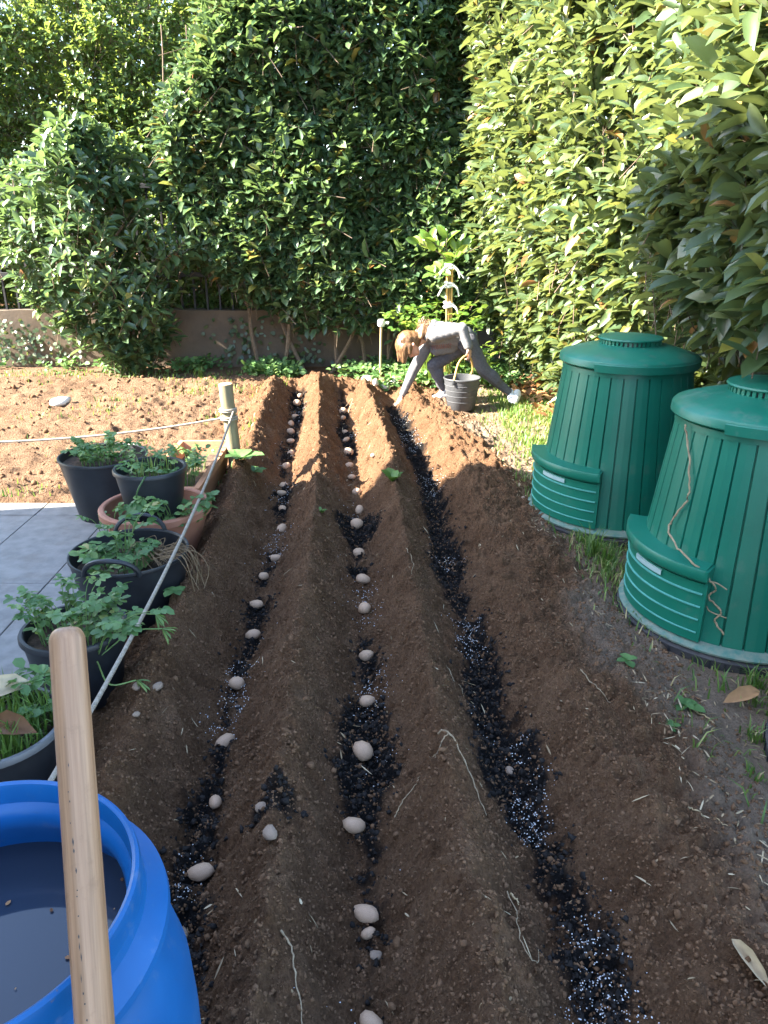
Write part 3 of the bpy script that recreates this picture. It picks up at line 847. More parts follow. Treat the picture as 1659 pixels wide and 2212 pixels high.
# ------------------------------------------------------------------ grass
def grass(name, label, xs, ys, hmin, hmax, rng, tint, width=0.0035, lie=0.5, matn='grass'):
    n = len(xs)
    z0 = ground_z(xs, ys) - 0.004
    a = rng.random(n) * 6.28
    hh = hmin + (hmax - hmin) * rng.random(n)
    lean = lie * (0.2 + rng.random(n))
    dx = np.cos(a) * lean * hh; dy = np.sin(a) * lean * hh
    wx_ = -np.sin(a) * width; wy_ = np.cos(a) * width
    V = np.zeros((n, 5, 3))
    for i, (f, g, w) in enumerate([(0, 0, 1), (0, 0, -1), (0.35, 0.6, 0.8), (0.35, 0.6, -0.8), (1.0, 1.0, 0)]):
        V[:, i, 0] = xs + dx * f + wx_ * w
        V[:, i, 1] = ys + dy * f + wy_ * w
        V[:, i, 2] = z0 + hh * g * np.where(g == 1.0, 1 - 0.35 * lean, 1)
    F = np.array([(0, 1, 3), (0, 3, 2), (2, 3, 4)])
    FF = (F[None] + (np.arange(n) * 5)[:, None, None]).reshape(-1, 3)
    return tag(obj(name, V.reshape(-1, 3), FF, matn, attrs={'tint': np.repeat(tint, 5)}), label, 'grass', kind='stuff')

rng = np.random.default_rng(28)
n = 22000
xs = 0.75 + 1.1 * rng.random(n); ys = 4.7 + 2.6 * rng.random(n)
lim = np.interp(ys, [4.7, 5.5, 6.6, 7.4], [1.05, 0.95, 1.0, 0.95])
okk = rng.random(n) < np.clip((xs - lim + 0.08) / 0.25, 0.05, 1) * (0.75 + 1.0 * fbm(xs, ys, 0.3, 3))
xs, ys = xs[okk], ys[okk]
grass('grass', 'sunlit grass between the far compost bin and the kneeling hedge foot', xs, ys, 0.025, 0.075, rng, rng.random(len(xs)) ** 0.8, 0.004)['label'] = 'sunlit yellow green grass strip between the dug bed and the right hedge'
n = 24000
xs = 0.72 + 1.1 * rng.random(n); ys = 1.0 + 3.7 * rng.random(n)
e = xs - (furrow_x(2, ys) + 0.50)
cl = fbm(xs, ys, 0.28, 3)
okk = rng.random(n) < np.clip(e / 0.3, 0, 1) * np.clip(0.5 + 1.8 * cl, 0.06, 1)
xs, ys = xs[okk], ys[okk]
grass('grass', 'sparse shaded grass and dry blades around the compost bins', xs, ys, 0.02, 0.085, rng, np.clip(rng.random(len(xs)) * 1.1, 0, 1), 0.003, 0.9)
n = 9000
xs = -4.8 + 3.9 * rng.random(n); ys = 4.32 + 4.1 * rng.random(n)
cl = fbm(xs + 9, ys, 0.4, 3)
okk = rng.random(n) < np.clip(-0.10 + 1.5 * cl, 0.01, 1) + 0.5 * (ys < 4.45) * (cl > -0.15) + 0.6 * (ys > 7.9) * (cl > -0.3)
xs, ys = xs[okk], ys[okk]
grass('grass', 'thin sunlit grass sprouting on the dug soil left of the furrows', xs, ys, 0.02, 0.075, rng, rng.random(len(xs)) * 0.9, 0.004)
tuft = [(1.02, 3.45, 60, 0.2), (1.08, 3.38, 40, 0.16), (0.92, 4.02, 25, 0.1), (1.05, 3.62, 25, 0.09), (1.33, 2.36, 30, 0.12), (1.5, 2.38, 22, 0.12), (1.2, 2.33, 12, 0.1), (1.2, 2.06, 26, 0.08), (1.1, 1.85, 20, 0.07), (-1.9, 7.95, 60, 0.16)]
for (x, y, k, hgt) in tuft:
    nm = {True: 'sunlit grass tuft at the foot of the back wall', False: 'grass tuft growing beside a compost bin'}[y > 7]
    xs = x + rng.normal(size=k) * 0.02; ys = y + rng.normal(size=k) * 0.018
    g = grass('grass_tuft', nm, xs, ys, hgt * 0.4, hgt, rng, rng.random(k) * 0.75, 0.003, 0.7)
    g['kind'] = 'thing'; g['category'] = 'grass'; g['group'] = 'grass tufts'
    if y < 7:
        g['label'] = 'green grass tuft %s' % {(1.02, 3.45): 'standing tall between the two compost bins', (1.08, 3.38): 'second one between the two compost bins, lower', (0.92, 4.02): 'at the left foot of the farther compost bin', (1.05, 3.62): 'just in front of the farther compost bin', (1.33, 2.36): 'in front of the nearer compost bin, below its hatch edge', (1.5, 2.38): 'in front of the nearer compost bin, at right', (1.2, 2.33): 'small, in front of the nearer compost bin at left', (1.2, 2.06): 'on the bare path below the nearer compost bin', (1.1, 1.85): 'lowest one on the bare path at right'}[(x, y)]

# straw and dry bits lying about
rng = np.random.default_rng(29)
n = 18000
xs = -1.0 + 2.7 * rng.random(n); ys = 0.9 + 6.2 * rng.random(n) ** 1.2
dense = rng.random(n) < np.where(xs - furrow_x(2, ys) > 0.45, 0.25 + 1.2 * np.clip(fbm(xs, ys, 0.3, 3) + 0.3, 0, 1), 0.04)
xs, ys = xs[dense], ys[dense]
k = len(xs)
a = rng.random(k) * 6.28
ln = 0.015 + 0.05 * rng.random(k) ** 2
d = np.stack([np.cos(a), np.sin(a), 0.15 * rng.normal(size=k)], -1)
z1 = ground_z(xs, ys) + 0.004; z2 = ground_z(xs + np.cos(a) * ln, ys + np.sin(a) * ln) + 0.005
d[:, 2] = (z2 - z1) / ln
L = make_leaves(np.stack([xs, ys, z1], -1), d, np.array([[0, 0, 1.0]]) + rng.normal(size=(k, 3)) * 0.2, ln, 0.0012 + 0.002 * rng.random(k), 0.1 * rng.normal(size=k), 0.2 * rng.random(k), rng.random(k))
V, F, tn = leaf_mesh(L, LO)
tag(obj('straw', V, F, 'straw', attrs={'tint': tn}), 'short dry straw bits scattered over the soil', 'straw', kind='stuff')

# ------------------------------------------------------------------ clods, compost crumbs, white granules
def ico(sub=1):
    bm = bmesh.new()
    bmesh.ops.create_icosphere(bm, subdivisions=sub, radius=1)
    V = np.array([v.co[:] for v in bm.verts]); F = np.array([[v.index for v in f.verts] for f in bm.faces])
    bm.free()
    return V, F
ICO1, ICO2 = ico(1), ico(2)
OCT = (np.array([(1, 0, 0), (-1, 0, 0), (0, 1, 0), (0, -1, 0), (0, 0, 1), (0, 0, -1)], float), np.array([(0, 2, 4), (2, 1, 4), (1, 3, 4), (3, 0, 4), (2, 0, 5), (1, 2, 5), (3, 1, 5), (0, 3, 5)]))
def scatter(rng, xs, ys, size, tmpl, lift=0.25, jit=0.25):
    T, F = tmpl
    n = len(xs)
    V = T[None] * (1 + jit * rng.normal(size=(n, len(T), 1)))
    V = V * (size[:, None, None] * (0.7 + 0.6 * rng.random((n, 1, 3))))
    a = rng.random(n) * 6.28
    c, s = np.cos(a)[:, None], np.sin(a)[:, None]
    X = V[..., 0] * c - V[..., 1] * s; Y = V[..., 0] * s + V[..., 1] * c
    V = np.stack([X + xs[:, None], Y + ys[:, None], V[..., 2] + (ground_z(xs, ys) + size * lift)[:, None]], -1)
    return V.reshape(-1, 3), (F[None] + (np.arange(n) * len(T))[:, None, None]).reshape(-1, 3)

rng = np.random.default_rng(30)
n = 9000
xs = -1.0 + 2.3 * rng.random(n); ys = 0.85 + 6.6 * rng.random(n) ** 1.5
sz = 0.002 + 0.008 * rng.random(n) ** 6
V, F = scatter(rng, xs, ys, sz, ICO1, 0.15, 0.35)
tag(obj('soil_clods', V, F, 'clod', smooth=False), 'small loose crumbs of brown soil on the ridges', 'soil', kind='stuff')
n = 60000
xs = -1.0 + 2.1 * rng.random(n); ys = 0.85 + 3.8 * rng.random(n) ** 1.6
sz = 0.0015 + 0.0055 * rng.random(n) ** 2.5
V, F = scatter(rng, xs, ys, sz, OCT, 0.15, 0.35)
tag(obj('soil_crumbs', V, F, 'clod', smooth=False), 'fine soil crumbs on the near ridges', 'soil', kind='stuff')
n = 2600
xs = -4.8 + 3.9 * rng.random(n); ys = 4.4 + 3.8 * rng.random(n)
sz = 0.004 + 0.022 * rng.random(n) ** 6
V, F = scatter(rng, xs, ys, sz, ICO1)
tag(obj('soil_clods', V, F, 'clod', smooth=False), 'sunlit clods on the dug soil left of the furrows', 'soil', kind='stuff')

n = 60000
xs = -0.95 + 1.6 * rng.random(n); ys = 0.9 + 6.2 * rng.random(n) ** 1.6
cm = np.maximum(compost_mask(xs, ys), 0.30 * np.maximum(compost_mask(xs + 0.03, ys), compost_mask(xs - 0.03, ys)))
okk = rng.random(n) < cm
xs, ys = xs[okk][:11000], ys[okk][:11000]
sz = 0.002 + 0.0075 * rng.random(len(xs)) ** 3
V, F = scatter(rng, xs, ys, sz, ICO1, 0.3, 0.45)
tag(obj('compost', V, F, 'compost', smooth=False), 'black crumbly compost spread along the furrow bottoms', 'compost', kind='stuff')
n = 30000
k = rng.choice(3, n, p=[0.3, 0.26, 0.44])
ys = 0.95 + 5.9 * rng.random(n) ** 1.5
fx = np.where(k == 0, furrow_x(0, ys), np.where(k == 1, furrow_x(1, ys), furrow_x(2, ys)))
xs = fx + 0.012 + rng.normal(size=n) * 0.042
okk = rng.random(n) < np.clip(0.02 + 1.1 * (fbm(xs + 3, ys, 0.22, 3)), 0.0, 0.5)
xs, ys = xs[okk][:3600], ys[okk][:3600]
sz = 0.0013 + 0.0013 * rng.random(len(xs))
V, F = scatter(rng, xs, ys, sz, OCT, 2.2, 0.1)
tag(obj('granules', V, F, 'granule'), 'small white fertiliser granules sprinkled along the furrows', 'granules', kind='stuff')

# ------------------------------------------------------------------ potatoes
def lump_mesh(name, seed, matn, stretch=(1, 1, 1), amp=0.08, sub=ICO2):
    r = np.random.default_rng(seed)
    V = sub[0].copy()
    for q_ in range(9):
        k = norm(r.normal(size=(1, 3))) * (1 if q_ < 5 else 2.3)
        V = V * (1 + (amp if q_ < 5 else amp * 0.4) * np.sin(2.2 * (V @ k.T) + r.random() * 6))
    return mesh(name, V * np.array(stretch), sub[1], matn)
POT = [lump_mesh('potato', 60 + k, 'potato', s, 0.06) for k, s in enumerate([(1, 0.72, 0.66), (1, 0.8, 0.74), (1, 0.66, 0.62), (1, 0.86, 0.78), (1, 0.75, 0.7)])]
P1 = [(-0.491, 1.577), (-0.504, 1.84), (-0.527, 2.134), (-0.544, 2.437), (-0.545, 2.822), (-0.577, 3.098), (-0.579, 3.338), (-0.556, 3.592), (-0.575, 3.99), (-0.607, 4.297), (-0.643, 4.557), (-0.665, 4.809), (-0.678, 5.087), (-0.687, 5.434), (-0.719, 5.725), (-0.751, 6.031), (-0.783, 6.287), (-0.777, 6.569), (-0.78, 6.826), (-0.78, 7.04)]
P2 = [(-0.029, 1.159), (-0.036, 1.403), (-0.045, 1.451), (-0.081, 1.723), (-0.065, 2.045), (-0.062, 2.342), (-0.071, 2.663), (-0.087, 3.01), (-0.103, 3.324), (-0.128, 3.619), (-0.155, 3.981), (-0.143, 4.276), (-0.172, 4.611), (-0.219, 4.9), (-0.243, 5.186), (-0.257, 5.424), (-0.277, 5.555), (-0.296, 5.796), (-0.315, 6.078), (-0.349, 6.406), (-0.365, 6.665)]
ordinal = ['nearest', 'second', 'third', 'fourth', 'fifth', 'sixth', 'seventh', 'eighth', 'ninth', 'tenth', 'eleventh', 'twelfth', 'thirteenth', 'fourteenth', 'fifteenth', 'sixteenth', 'seventeenth', 'eighteenth', 'nineteenth', 'twentieth', 'twenty-first']
rng = np.random.default_rng(31)
for fi, (PL, side) in enumerate([(P1, 'left'), (P2, 'middle')]):
    for i, (x, y) in enumerate(PL):
        s = 0.027 + 0.011 * rng.random()
        if fi == 1 and i == 2: s = 0.036
        if fi == 1 and i == 1: s = 0.020
        o = link('potato', POT[int(rng.integers(5))], None, (x, y, 0))
        o.scale = (s, s, s)
        o.rotation_euler = (rng.normal() * 0.2, rng.normal() * 0.2, rng.random() * 3.14 if rng.random() < 0.5 else rng.normal() * 0.3)
        o.location.z = max(gz(x, y), gz(x + 0.012, y), gz(x - 0.012, y)) + s * 0.30
        where = 'sunlit' if y > 4.75 else 'shaded'
        nm = 'nearest' if i == 0 else ordinal[i] + ' from the near end'
        tag(o, '%s seed potato lying in the %s furrow, %s' % (('pale beige' if s > 0.022 else 'small'), side, nm), 'potato', 'seed potatoes laid in the furrows')

# stones
STN = [lump_mesh('stone', 80 + k, 'stone', s, 0.10, ICO2) for k, s in enumerate([(1, 0.7, 0.55), (1, 0.85, 0.6), (0.9, 0.7, 0.7)])]
for (x, y, s, lab) in [(-0.50, 1.405, 0.018, 'brown stone in the left furrow beside the blue barrel'),
                       (-0.285, 1.50, 0.024, 'flat brown stone on the first ridge near the blue barrel'),
                       (-0.32, 1.62, 0.020, 'brown round clod stone on the first ridge next to dark compost'),
                       (-0.02, 1.335, 0.016, 'small pale stone in the middle furrow below the potato pair'),
                       (-0.80, 2.12, 0.020, 'round beige stone on the soil beside the grass pot'),
                       (-0.74, 2.13, 0.022, 'reddish brown stone right of the round beige stone by the pots'),
                       (-0.76, 1.98, 0.014, 'tiny pale stone on the soil below the two round stones'),
                       (0.40, 1.98, 0.018, 'brown stone lying on white granules in the right furrow'),
                       (0.80, 4.15, 0.012, 'small white stone beside the far end of the right ridge'),
                       (-0.075, 5.0, 0.022, 'sunlit stone on the ridge right of the middle furrow')]:
    o = link('stone', STN[int(rng.integers(3))], None, (x, y, gz(x, y) + s * 0.3))
    o.scale = (s, s, s); o.rotation_euler = (0, 0, rng.random() * 6)
    tag(o, lab, 'stone', 'stones in the bed')
WST = [lump_mesh('stone', 90 + k, 'white_stone', s, 0.12, ICO2) for k, s in enumerate([(1, 0.8, 0.65), (1, 0.6, 0.8), (1, 0.9, 0.35)])]
for (x, y, s, k, lab) in [(-0.17, 7.50, 0.06, 0, 'white stone left of the white-capped stake'), (-0.085, 7.40, 0.055, 1, 'white stone just in front of the white-capped stake'),
                          (0.01, 7.47, 0.065, 0, 'white stone right of the white-capped stake'), (0.09, 7.55, 0.05, 1, 'rear white stone right of the white-capped stake'),
                          (-2.94, 6.85, 0.085, 2, 'flat pale stone on the sunlit soil at left'), (-2.1, 4.95, 0.045, 2, 'small pale stone on the sunlit soil near the paving')]:
    o = link('stone', WST[k], None, (x, y, gz(x, y) + s * (0.45 if k < 2 else 0.25)))
    o.scale = (s, s, s); o.rotation_euler = (0, 0, rng.random() * 6)
    tag(o, lab, 'stone', 'pale stones')

# roots and sticks lying on the ridges
def lying(name, pts2, r, matn, lab, cat, lift=0.006, arch=0.0):
    P = spline([(x, y, 0) for x, y in pts2], 22)
    tt = np.linspace(0, 1, len(P))
    P[:, :2] += np.random.default_rng(int(abs(P[0, 0]) * 1e4)).normal(size=(22, 2)) * 0.0016
    P[:, 2] = ground_z(P[:, 0], P[:, 1]) + lift * 0.7 + arch * np.sin(math.pi * tt)
    P[1:-1, 2] = (P[:-2, 2] + P[1:-1, 2] + P[2:, 2]) / 3 + 0.002
    return tag(obj(name, *tube(P, r * 0.62 * np.linspace(1, 0.4, len(P)) * (1 + 0.2 * np.sin(np.arange(len(P)) * 2.1)), 6), matn), lab, cat, 'roots and sticks on the soil')
lying('root', [(-0.225, 1.235), (-0.20, 1.21), (-0.185, 1.15), (-0.165, 1.09), (-0.16, 1.0)], 0.0042, 'root', 'pale yellow root snaking down the first ridge at the bottom edge', 'root', 0.008)
lying('root', [(0.16, 1.86), (0.20, 1.84), (0.23, 1.78), (0.255, 1.70), (0.28, 1.64)], 0.005, 'root', 'long tan root lying along the ridge left of the right furrow', 'root', 0.008)
lying('root', [(0.185, 1.83), (0.15, 1.80), (0.125, 1.765)], 0.003, 'root', 'short side root branching left on the same ridge', 'root', 0.008)
lying('root', [(0.30, 1.42), (0.315, 1.36), (0.30, 1.28), (0.305, 1.22), (0.335, 1.215), (0.35, 1.27)], 0.0026, 'root', 'thin pale root bent into a hook left of the right furrow', 'root', 0.012, 0.015)
lying('stick', [(0.31, 1.425), (0.325, 1.395)], 0.005, 'pale_wood', 'short yellow stick beside the right furrow', 'stick', 0.01)
lying('stick', [(0.66, 2.22), (0.70, 2.16), (0.735, 2.10)], 0.0036, 'root', 'bent tan stick on the rightmost ridge', 'stick', 0.008)
lying('stick', [(0.83, 1.67), (0.87, 1.63), (0.90, 1.585)], 0.0042, 'pale_wood', 'short orange stick on the bare soil at right', 'stick', 0.006)
lying('stick', [(1.03, 2.19), (1.07, 2.13), (1.09, 2.10)], 0.005, 'pale_wood', 'tan stick beside the weed below the nearer compost bin', 'stick', 0.006)
lying('root', [(0.03, 1.70), (0.05, 1.715), (0.085, 1.735), (0.10, 1.745)], 0.0032, 'root', 'curly dry leaf stalk on the middle ridge', 'root', 0.008)
lying('root', [(0.10, 3.2), (0.13, 3.1), (0.12, 3.0)], 0.003, 'root', 'thin root on the middle ridge in the shade', 'root', 0.006)
lying('root', [(0.23, 2.45), (0.27, 2.38), (0.28, 2.30)], 0.0035, 'root', 'pale rootlet on the ridge left of the right furrow', 'root', 0.008)
lying('root', [(-0.31, 6.55), (-0.28, 6.75), (-0.38, 6.82)], 0.006, 'root', 'sunlit dry stem across the far end of the middle furrow', 'root', 0.02, 0.05)

def leafy(name, x, y, lab, n=6, l=0.045, matn='herb', z=None, up=0.4):
    r = np.random.default_rng(int(abs(x * 1000 + y * 100)))
    a = np.arange(n) * 6.28 / n + r.random(n) * 0.5
    z0 = (gz(x, y) if z is None else z) + 0.008
    ln = l * (0.7 + 0.5 * r.random(n))
    L = make_leaves(np.tile([x, y, z0], (n, 1)) + r.normal(size=(n, 3)) * 0.004, np.stack([np.cos(a), np.sin(a), np.full(n, up)], -1), np.tile([0, 0, 1.0], (n, 1)), ln, ln * 0.36, np.full(n, 0.35), np.full(n, 0.4), r.random(n) * 0.6)
    V, F, tn = leaf_mesh(L, HI)
    return tag(obj(name, V, F, matn, attrs={'tint': tn}), lab, 'weed', 'weeds on the path')
leafy('weed', 0.915, 2.05, 'light green five-lobed weed leaf at the edge of the path', 6, 0.04)
leafy('weed', 1.02, 2.19, 'larger green weed below the nearer compost bin', 8, 0.055)
leafy('weed', 0.87, 2.36, 'small dark weed on the path left of the larger weed', 4, 0.04)
leafy('weed', 1.45, 1.75, 'green weed at the right border below the bins', 8, 0.05)
leafy('weed', -0.83, 2.72, 'weed seedling at the foot of the black rubber tub', 6, 0.05)
leafy('weed', -0.86, 4.45, 'broad leafy weed at the foot of the wooden post', 9, 0.12, up=0.7)
leafy('weed', -0.80, 4.5, 'second leafy weed right of the wooden post', 6, 0.09, up=0.6)
leafy('weed', 0.05, 4.2, 'grassy weed on the middle ridge at the shadow edge', 7, 0.08, 'grass', up=1.6)
leafy('weed', -0.33, 3.75, 'tiny round weed clump on the first ridge', 9, 0.035, 'grass', up=0.9)

# ------------------------------------------------------------------ compost bins
def panel_geo(rb, rt, z0, z1, half, thick, chamfer):
    """one stave of the tapered wall, centred on angle 0"""
    prof = [(-half, 0), (-half, thick * 0.55), (-half + chamfer, thick), (0, thick), (half - chamfer, thick), (half, thick * 0.55), (half, 0)]
    V = []
    for z, r in ((z0, rb), (z1, rt)):
        for a, d in prof:
            V.append(((r + d) * math.cos(a), (r + d) * math.sin(a), z))
    n = len(prof)
    F = [(i, i + 1, n + i + 1, n + i) for i in range(n - 1)]
    F += [tuple(range(n))[::-1], tuple(range(n, 2 * n)), (n - 1, 0, n, 2 * n - 1)]
    return V, F
NST = 34
RB, RT, ZB, ZT = 0.425, 0.330, 0.075, 0.845
panel_me = mesh('panel', *panel_geo(RB - 0.012, RT - 0.012, ZB, ZT, math.pi / NST - 0.006, 0.012, 0.006), 'green_plastic', smooth=False)
def composter(x, y, label, hatch_deg, lid_deg, hatch=True):
    root = thing('compost_bin', label, 'compost bin', (x, y, gz(x, y) - 0.01), 'green compost bins along the hedge')
    z0 = root.location.z
    C = (x, y, z0)
    obj('inner_wall', *lathe([(RB - 0.014, 0.03), (RT - 0.014, ZT + 0.005)], C, 64), 'green_plastic', root)
    for k in range(NST):
        p = link('panel', panel_me, root)
        p.rotation_euler = (0, 0, k * 2 * math.pi / NST + 0.04)
    obj('top_band', *lathe([(RT - 0.012, ZT), (RT + 0.004, ZT), (RT + 0.001, ZT + 0.025), (RT - 0.02, ZT + 0.032)], C, 64), 'green_plastic', root)
    base = obj('base_ring', *lathe([(0.40, 0.0), (0.468, 0.0), (0.470, 0.045), (0.455, 0.056), (0.40, 0.056)], C, 64), 'black_base', root)
    fl = obj('flange', *lathe([(0.415, 0.060), (0.463, 0.060), (0.465, 0.068), (0.43, 0.085), (0.413, 0.087)], C, 64), 'dusty_green', root)
    slots = []
    for k in range(56):
        a = k * 2 * math.pi / 56
        V, F = box(0.4685, 0.4725, -0.004, 0.004, 0.008, 0.042)
        c, s = math.cos(a), math.sin(a)
        slots.append(([(x + vx * c - vy * s, y + vx * s + vy * c, z0 + vz) for vx, vy, vz in V], F))
    o = obj('slots', *join(slots), 'black_plastic', base, smooth=False); o['kind'] = 'stuff'
    # lid: skirt, shallow dome, slotted neck, cap
    zl = ZT + 0.036
    lid = obj('lid', *lathe([(RT - 0.03, zl), (RT + 0.020, zl), (RT + 0.024, zl + 0.005), (RT + 0.021, zl + 0.032), (RT + 0.014, zl + 0.040), (0.29, zl + 0.058), (0.22, zl + 0.078), (0.160, zl + 0.090), (0.150, zl + 0.092)], C, 72), 'green_lid', root)
    # lip that overlaps the gap on one side
    obj('lip', *lathe([(RT + 0.026, zl + 0.030), (RT + 0.030, zl + 0.026), (RT + 0.028, zl - 0.010), (RT + 0.018, zl - 0.012)], C, 60, RAD(lid_deg), RAD(lid_deg + 250)), 'green_lid', lid)
    obj('neck', *lathe([(0.146, zl + 0.088), (0.146, zl + 0.112)], C, 48), 'black_plastic', lid)
    ribs = []
    for k in range(44):
        a = k * 2 * math.pi / 44
        V, F = box(0.144, 0.156, -0.0065, 0.0065, zl + 0.088, zl + 0.113)
        c, s = math.cos(a), math.sin(a)
        ribs.append(([(x + vx * c - vy * s, y + vx * s + vy * c, z0 + vz) for vx, vy, vz in V], F))
    o = obj('vent_ribs', *join(ribs), 'green_lid', lid, smooth=False); o['kind'] = 'stuff'
    obj('cap', *lathe([(0.10, zl + 0.113), (0.162, zl + 0.113), (0.165, zl + 0.118), (0.161, zl + 0.124), (0.10, zl + 0.131), (0.0005, zl + 0.134)], C, 56), 'green_lid', lid)
    obj('catch', *bevel_box(x - 0.03, x + 0.03, y + 0.20, y + 0.235, z0 + zl + 0.075, z0 + zl + 0.086), 'green_lid', lid)
    if hatch:
        a0, a1 = RAD(hatch_deg - 40), RAD(hatch_deg + 40)
        rh = 0.446
        sec = 30
        # the hatch is a shallow upright box with a projecting ledge
        h = obj('hatch', *lathe([(0.405, 0.088), (rh, 0.088), (rh - 0.004, 0.325), (0.385, 0.326)], C, sec, a0, a1), 'green_plastic', root)
        sides = []
        for a in (a0, a1):
            c, s = math.cos(a), math.sin(a)
            pr = [(0.395, 0.088), (rh + 0.002, 0.088), (rh - 0.002, 0.33), (rh + 0.018, 0.345), (rh + 0.018, 0.385), (0.375, 0.385)]
            V = []
            for da in (-0.012, 0.012):
                cc, ss = math.cos(a + da), math.sin(a + da)
                V += [(x + r * cc, y + r * ss, z0 + z) for r, z in pr]
            n = len(pr)
            F = [tuple(range(n))[::-1], tuple(range(n, 2 * n))] + [(i, (i + 1) % n, n + (i + 1) % n, n + i) for i in range(n)]
            sides.append((V, F))
        for V, F in sides:
            obj('hatch_side', V, F, 'green_plastic', h, smooth=False)
        obj('ledge', *lathe([(rh - 0.01, 0.326), (rh + 0.014, 0.340), (rh + 0.018, 0.348), (rh + 0.018, 0.380), (rh + 0.014, 0.386), (0.372, 0.392)], C, sec, a0 + 0.012, a1 - 0.012), 'green_plastic', h)
        for k, zr in enumerate([0.125, 0.178, 0.231, 0.284]):
            obj('rib', *lathe([(rh - 0.002, zr - 0.0045), (rh + 0.0035, zr - 0.002), (rh + 0.0035, zr + 0.002), (rh - 0.003, zr + 0.0045)], C, sec, a0 + 0.02, a1 - 0.02), 'green_rib', h)
        obj('label_strip', *lathe([(rh - 0.003, 0.297), (rh + 0.002, 0.298), (rh + 0.002, 0.318), (rh - 0.004, 0.319)], C, 12, RAD(hatch_deg - 6), RAD(hatch_deg + 16)), 'label_strip', h)
    return root
bin1 = composter(1.28, 4.05, 'green slatted compost bin standing farther off, its lid against the sunlit hedge', -157, -133)
bin2 = composter(1.47, 2.88, 'nearer green slatted compost bin at the right border with a dry vine on it', -170, -138)
bin3 = composter(1.65, 1.85, 'third green compost bin, only its edge showing at the right border', 0, -90, False)

# dry vine caught under the lid of the nearer bin
def on_bin(deg, z, out=0.012):
    x, y, z0 = bin2.location
    r = RB + (RT - RB) * (z - ZB) / (ZT - ZB) + out
    a = RAD(deg)
    return (x + r * math.cos(a), y + r * math.sin(a), z0 + z)
vr = np.random.default_rng(77)
vp = spline([on_bin(-168, 0.862, 0.022), on_bin(-164, 0.81), on_bin(-156, 0.70), on_bin(-153, 0.61), on_bin(-158, 0.53), on_bin(-160, 0.47, 0.02), on_bin(-151, 0.435, 0.04), on_bin(-140, 0.405, 0.06), on_bin(-131, 0.365, 0.05), on_bin(-126, 0.31, 0.03), on_bin(-129, 0.275, 0.02), on_bin(-122, 0.225), on_bin(-124, 0.185), on_bin(-119, 0.14)], 90)
vp[1:-1] += vr.normal(size=(88, 3)) * 0.0018
V1 = tube(vp, 0.0032 * (1 + 0.35 * vr.random(90)), 6)
V2 = tube(spline([on_bin(-121, 0.32, 0.03), on_bin(-126, 0.335, 0.03), on_bin(-131, 0.345, 0.05), on_bin(-134, 0.36, 0.07)], 16), 0.0025, 5)
V3 = tube(spline([on_bin(-129, 0.235, 0.02), on_bin(-127, 0.215), on_bin(-119, 0.205)], 12), 0.0025, 5)
vine = obj('vine', *join([V1, V2, V3]), 'root')
tag(vine, 'dry brown vine hanging down the nearer compost bin', 'vine')

# ------------------------------------------------------------------ pots and their plants
def pot(name, x, y, z, h, rb, rt, matn, label, cat, rim=0.012, rimh=0.02, soil=0.85, wall=0.008, rim_mat=None, wob=0.0):
    root = thing(name, label, cat, (x, y, z))
    C = (x, y, z)
    prof = [(0.001, 0.0), (rb * 0.97, 0.0), (rb, 0.006), (rb + (rt - rb) * 0.5, h * 0.5), (rt, h - rimh), (rt, h)]
    inner = [(rt - wall, h), (rt - wall, h - rimh), (rb + (rt - rb) * soil * 0.9 - wall, h * soil * 0.9)]
    V, F = lathe(prof + inner, C, 56)
    if wob:
        a = np.arctan2(V[:, 1] - y, V[:, 0] - x)
        f = 1 + wob * np.cos(2 * a + 0.6) * (V[:, 2] - z) / h
        V[:, 0] = x + (V[:, 0] - x) * f; V[:, 1] = y + (V[:, 1] - y) * f
    obj('body', V, F, matn, root)
    if rim:
        obj('rim', *lathe([(rt + 0.001, h - rimh), (rt + rim, h - rimh + 0.003), (rt + rim, h - 0.004), (rt + rim * 0.6, h + 0.003), (rt - wall * 0.6, h + 0.003), (rt - wall - 0.002, h - 0.004)], C, 56), rim_mat or matn, root)
    rs = rb + (rt - rb) * soil - wall * 1.02
    rr2 = np.linspace(0, 1, 7)[1:]
    sv = [(x, y, z + h * soil + 0.01)]
    for q in rr2:
        for k in range(28):
            a = k * 6.283 / 28
            px_, py_ = x + rs * q * math.cos(a), y + rs * q * math.sin(a)
            sv.append((px_, py_, z + h * soil + 0.012 * float(fbm(np.array(px_), np.array(py_), 0.05, 2)) * (q < 1)))
    sf = [(0, 1 + k, 1 + (k + 1) % 28) for k in range(28)]
    for i in range(5):
        for k in range(28):
            a, b_ = 1 + i * 28 + k, 1 + i * 28 + (k + 1) % 28
            sf.append((a, a + 28, b_ + 28, b_))
    obj('soil', sv, sf, 'potting', root)
    return root

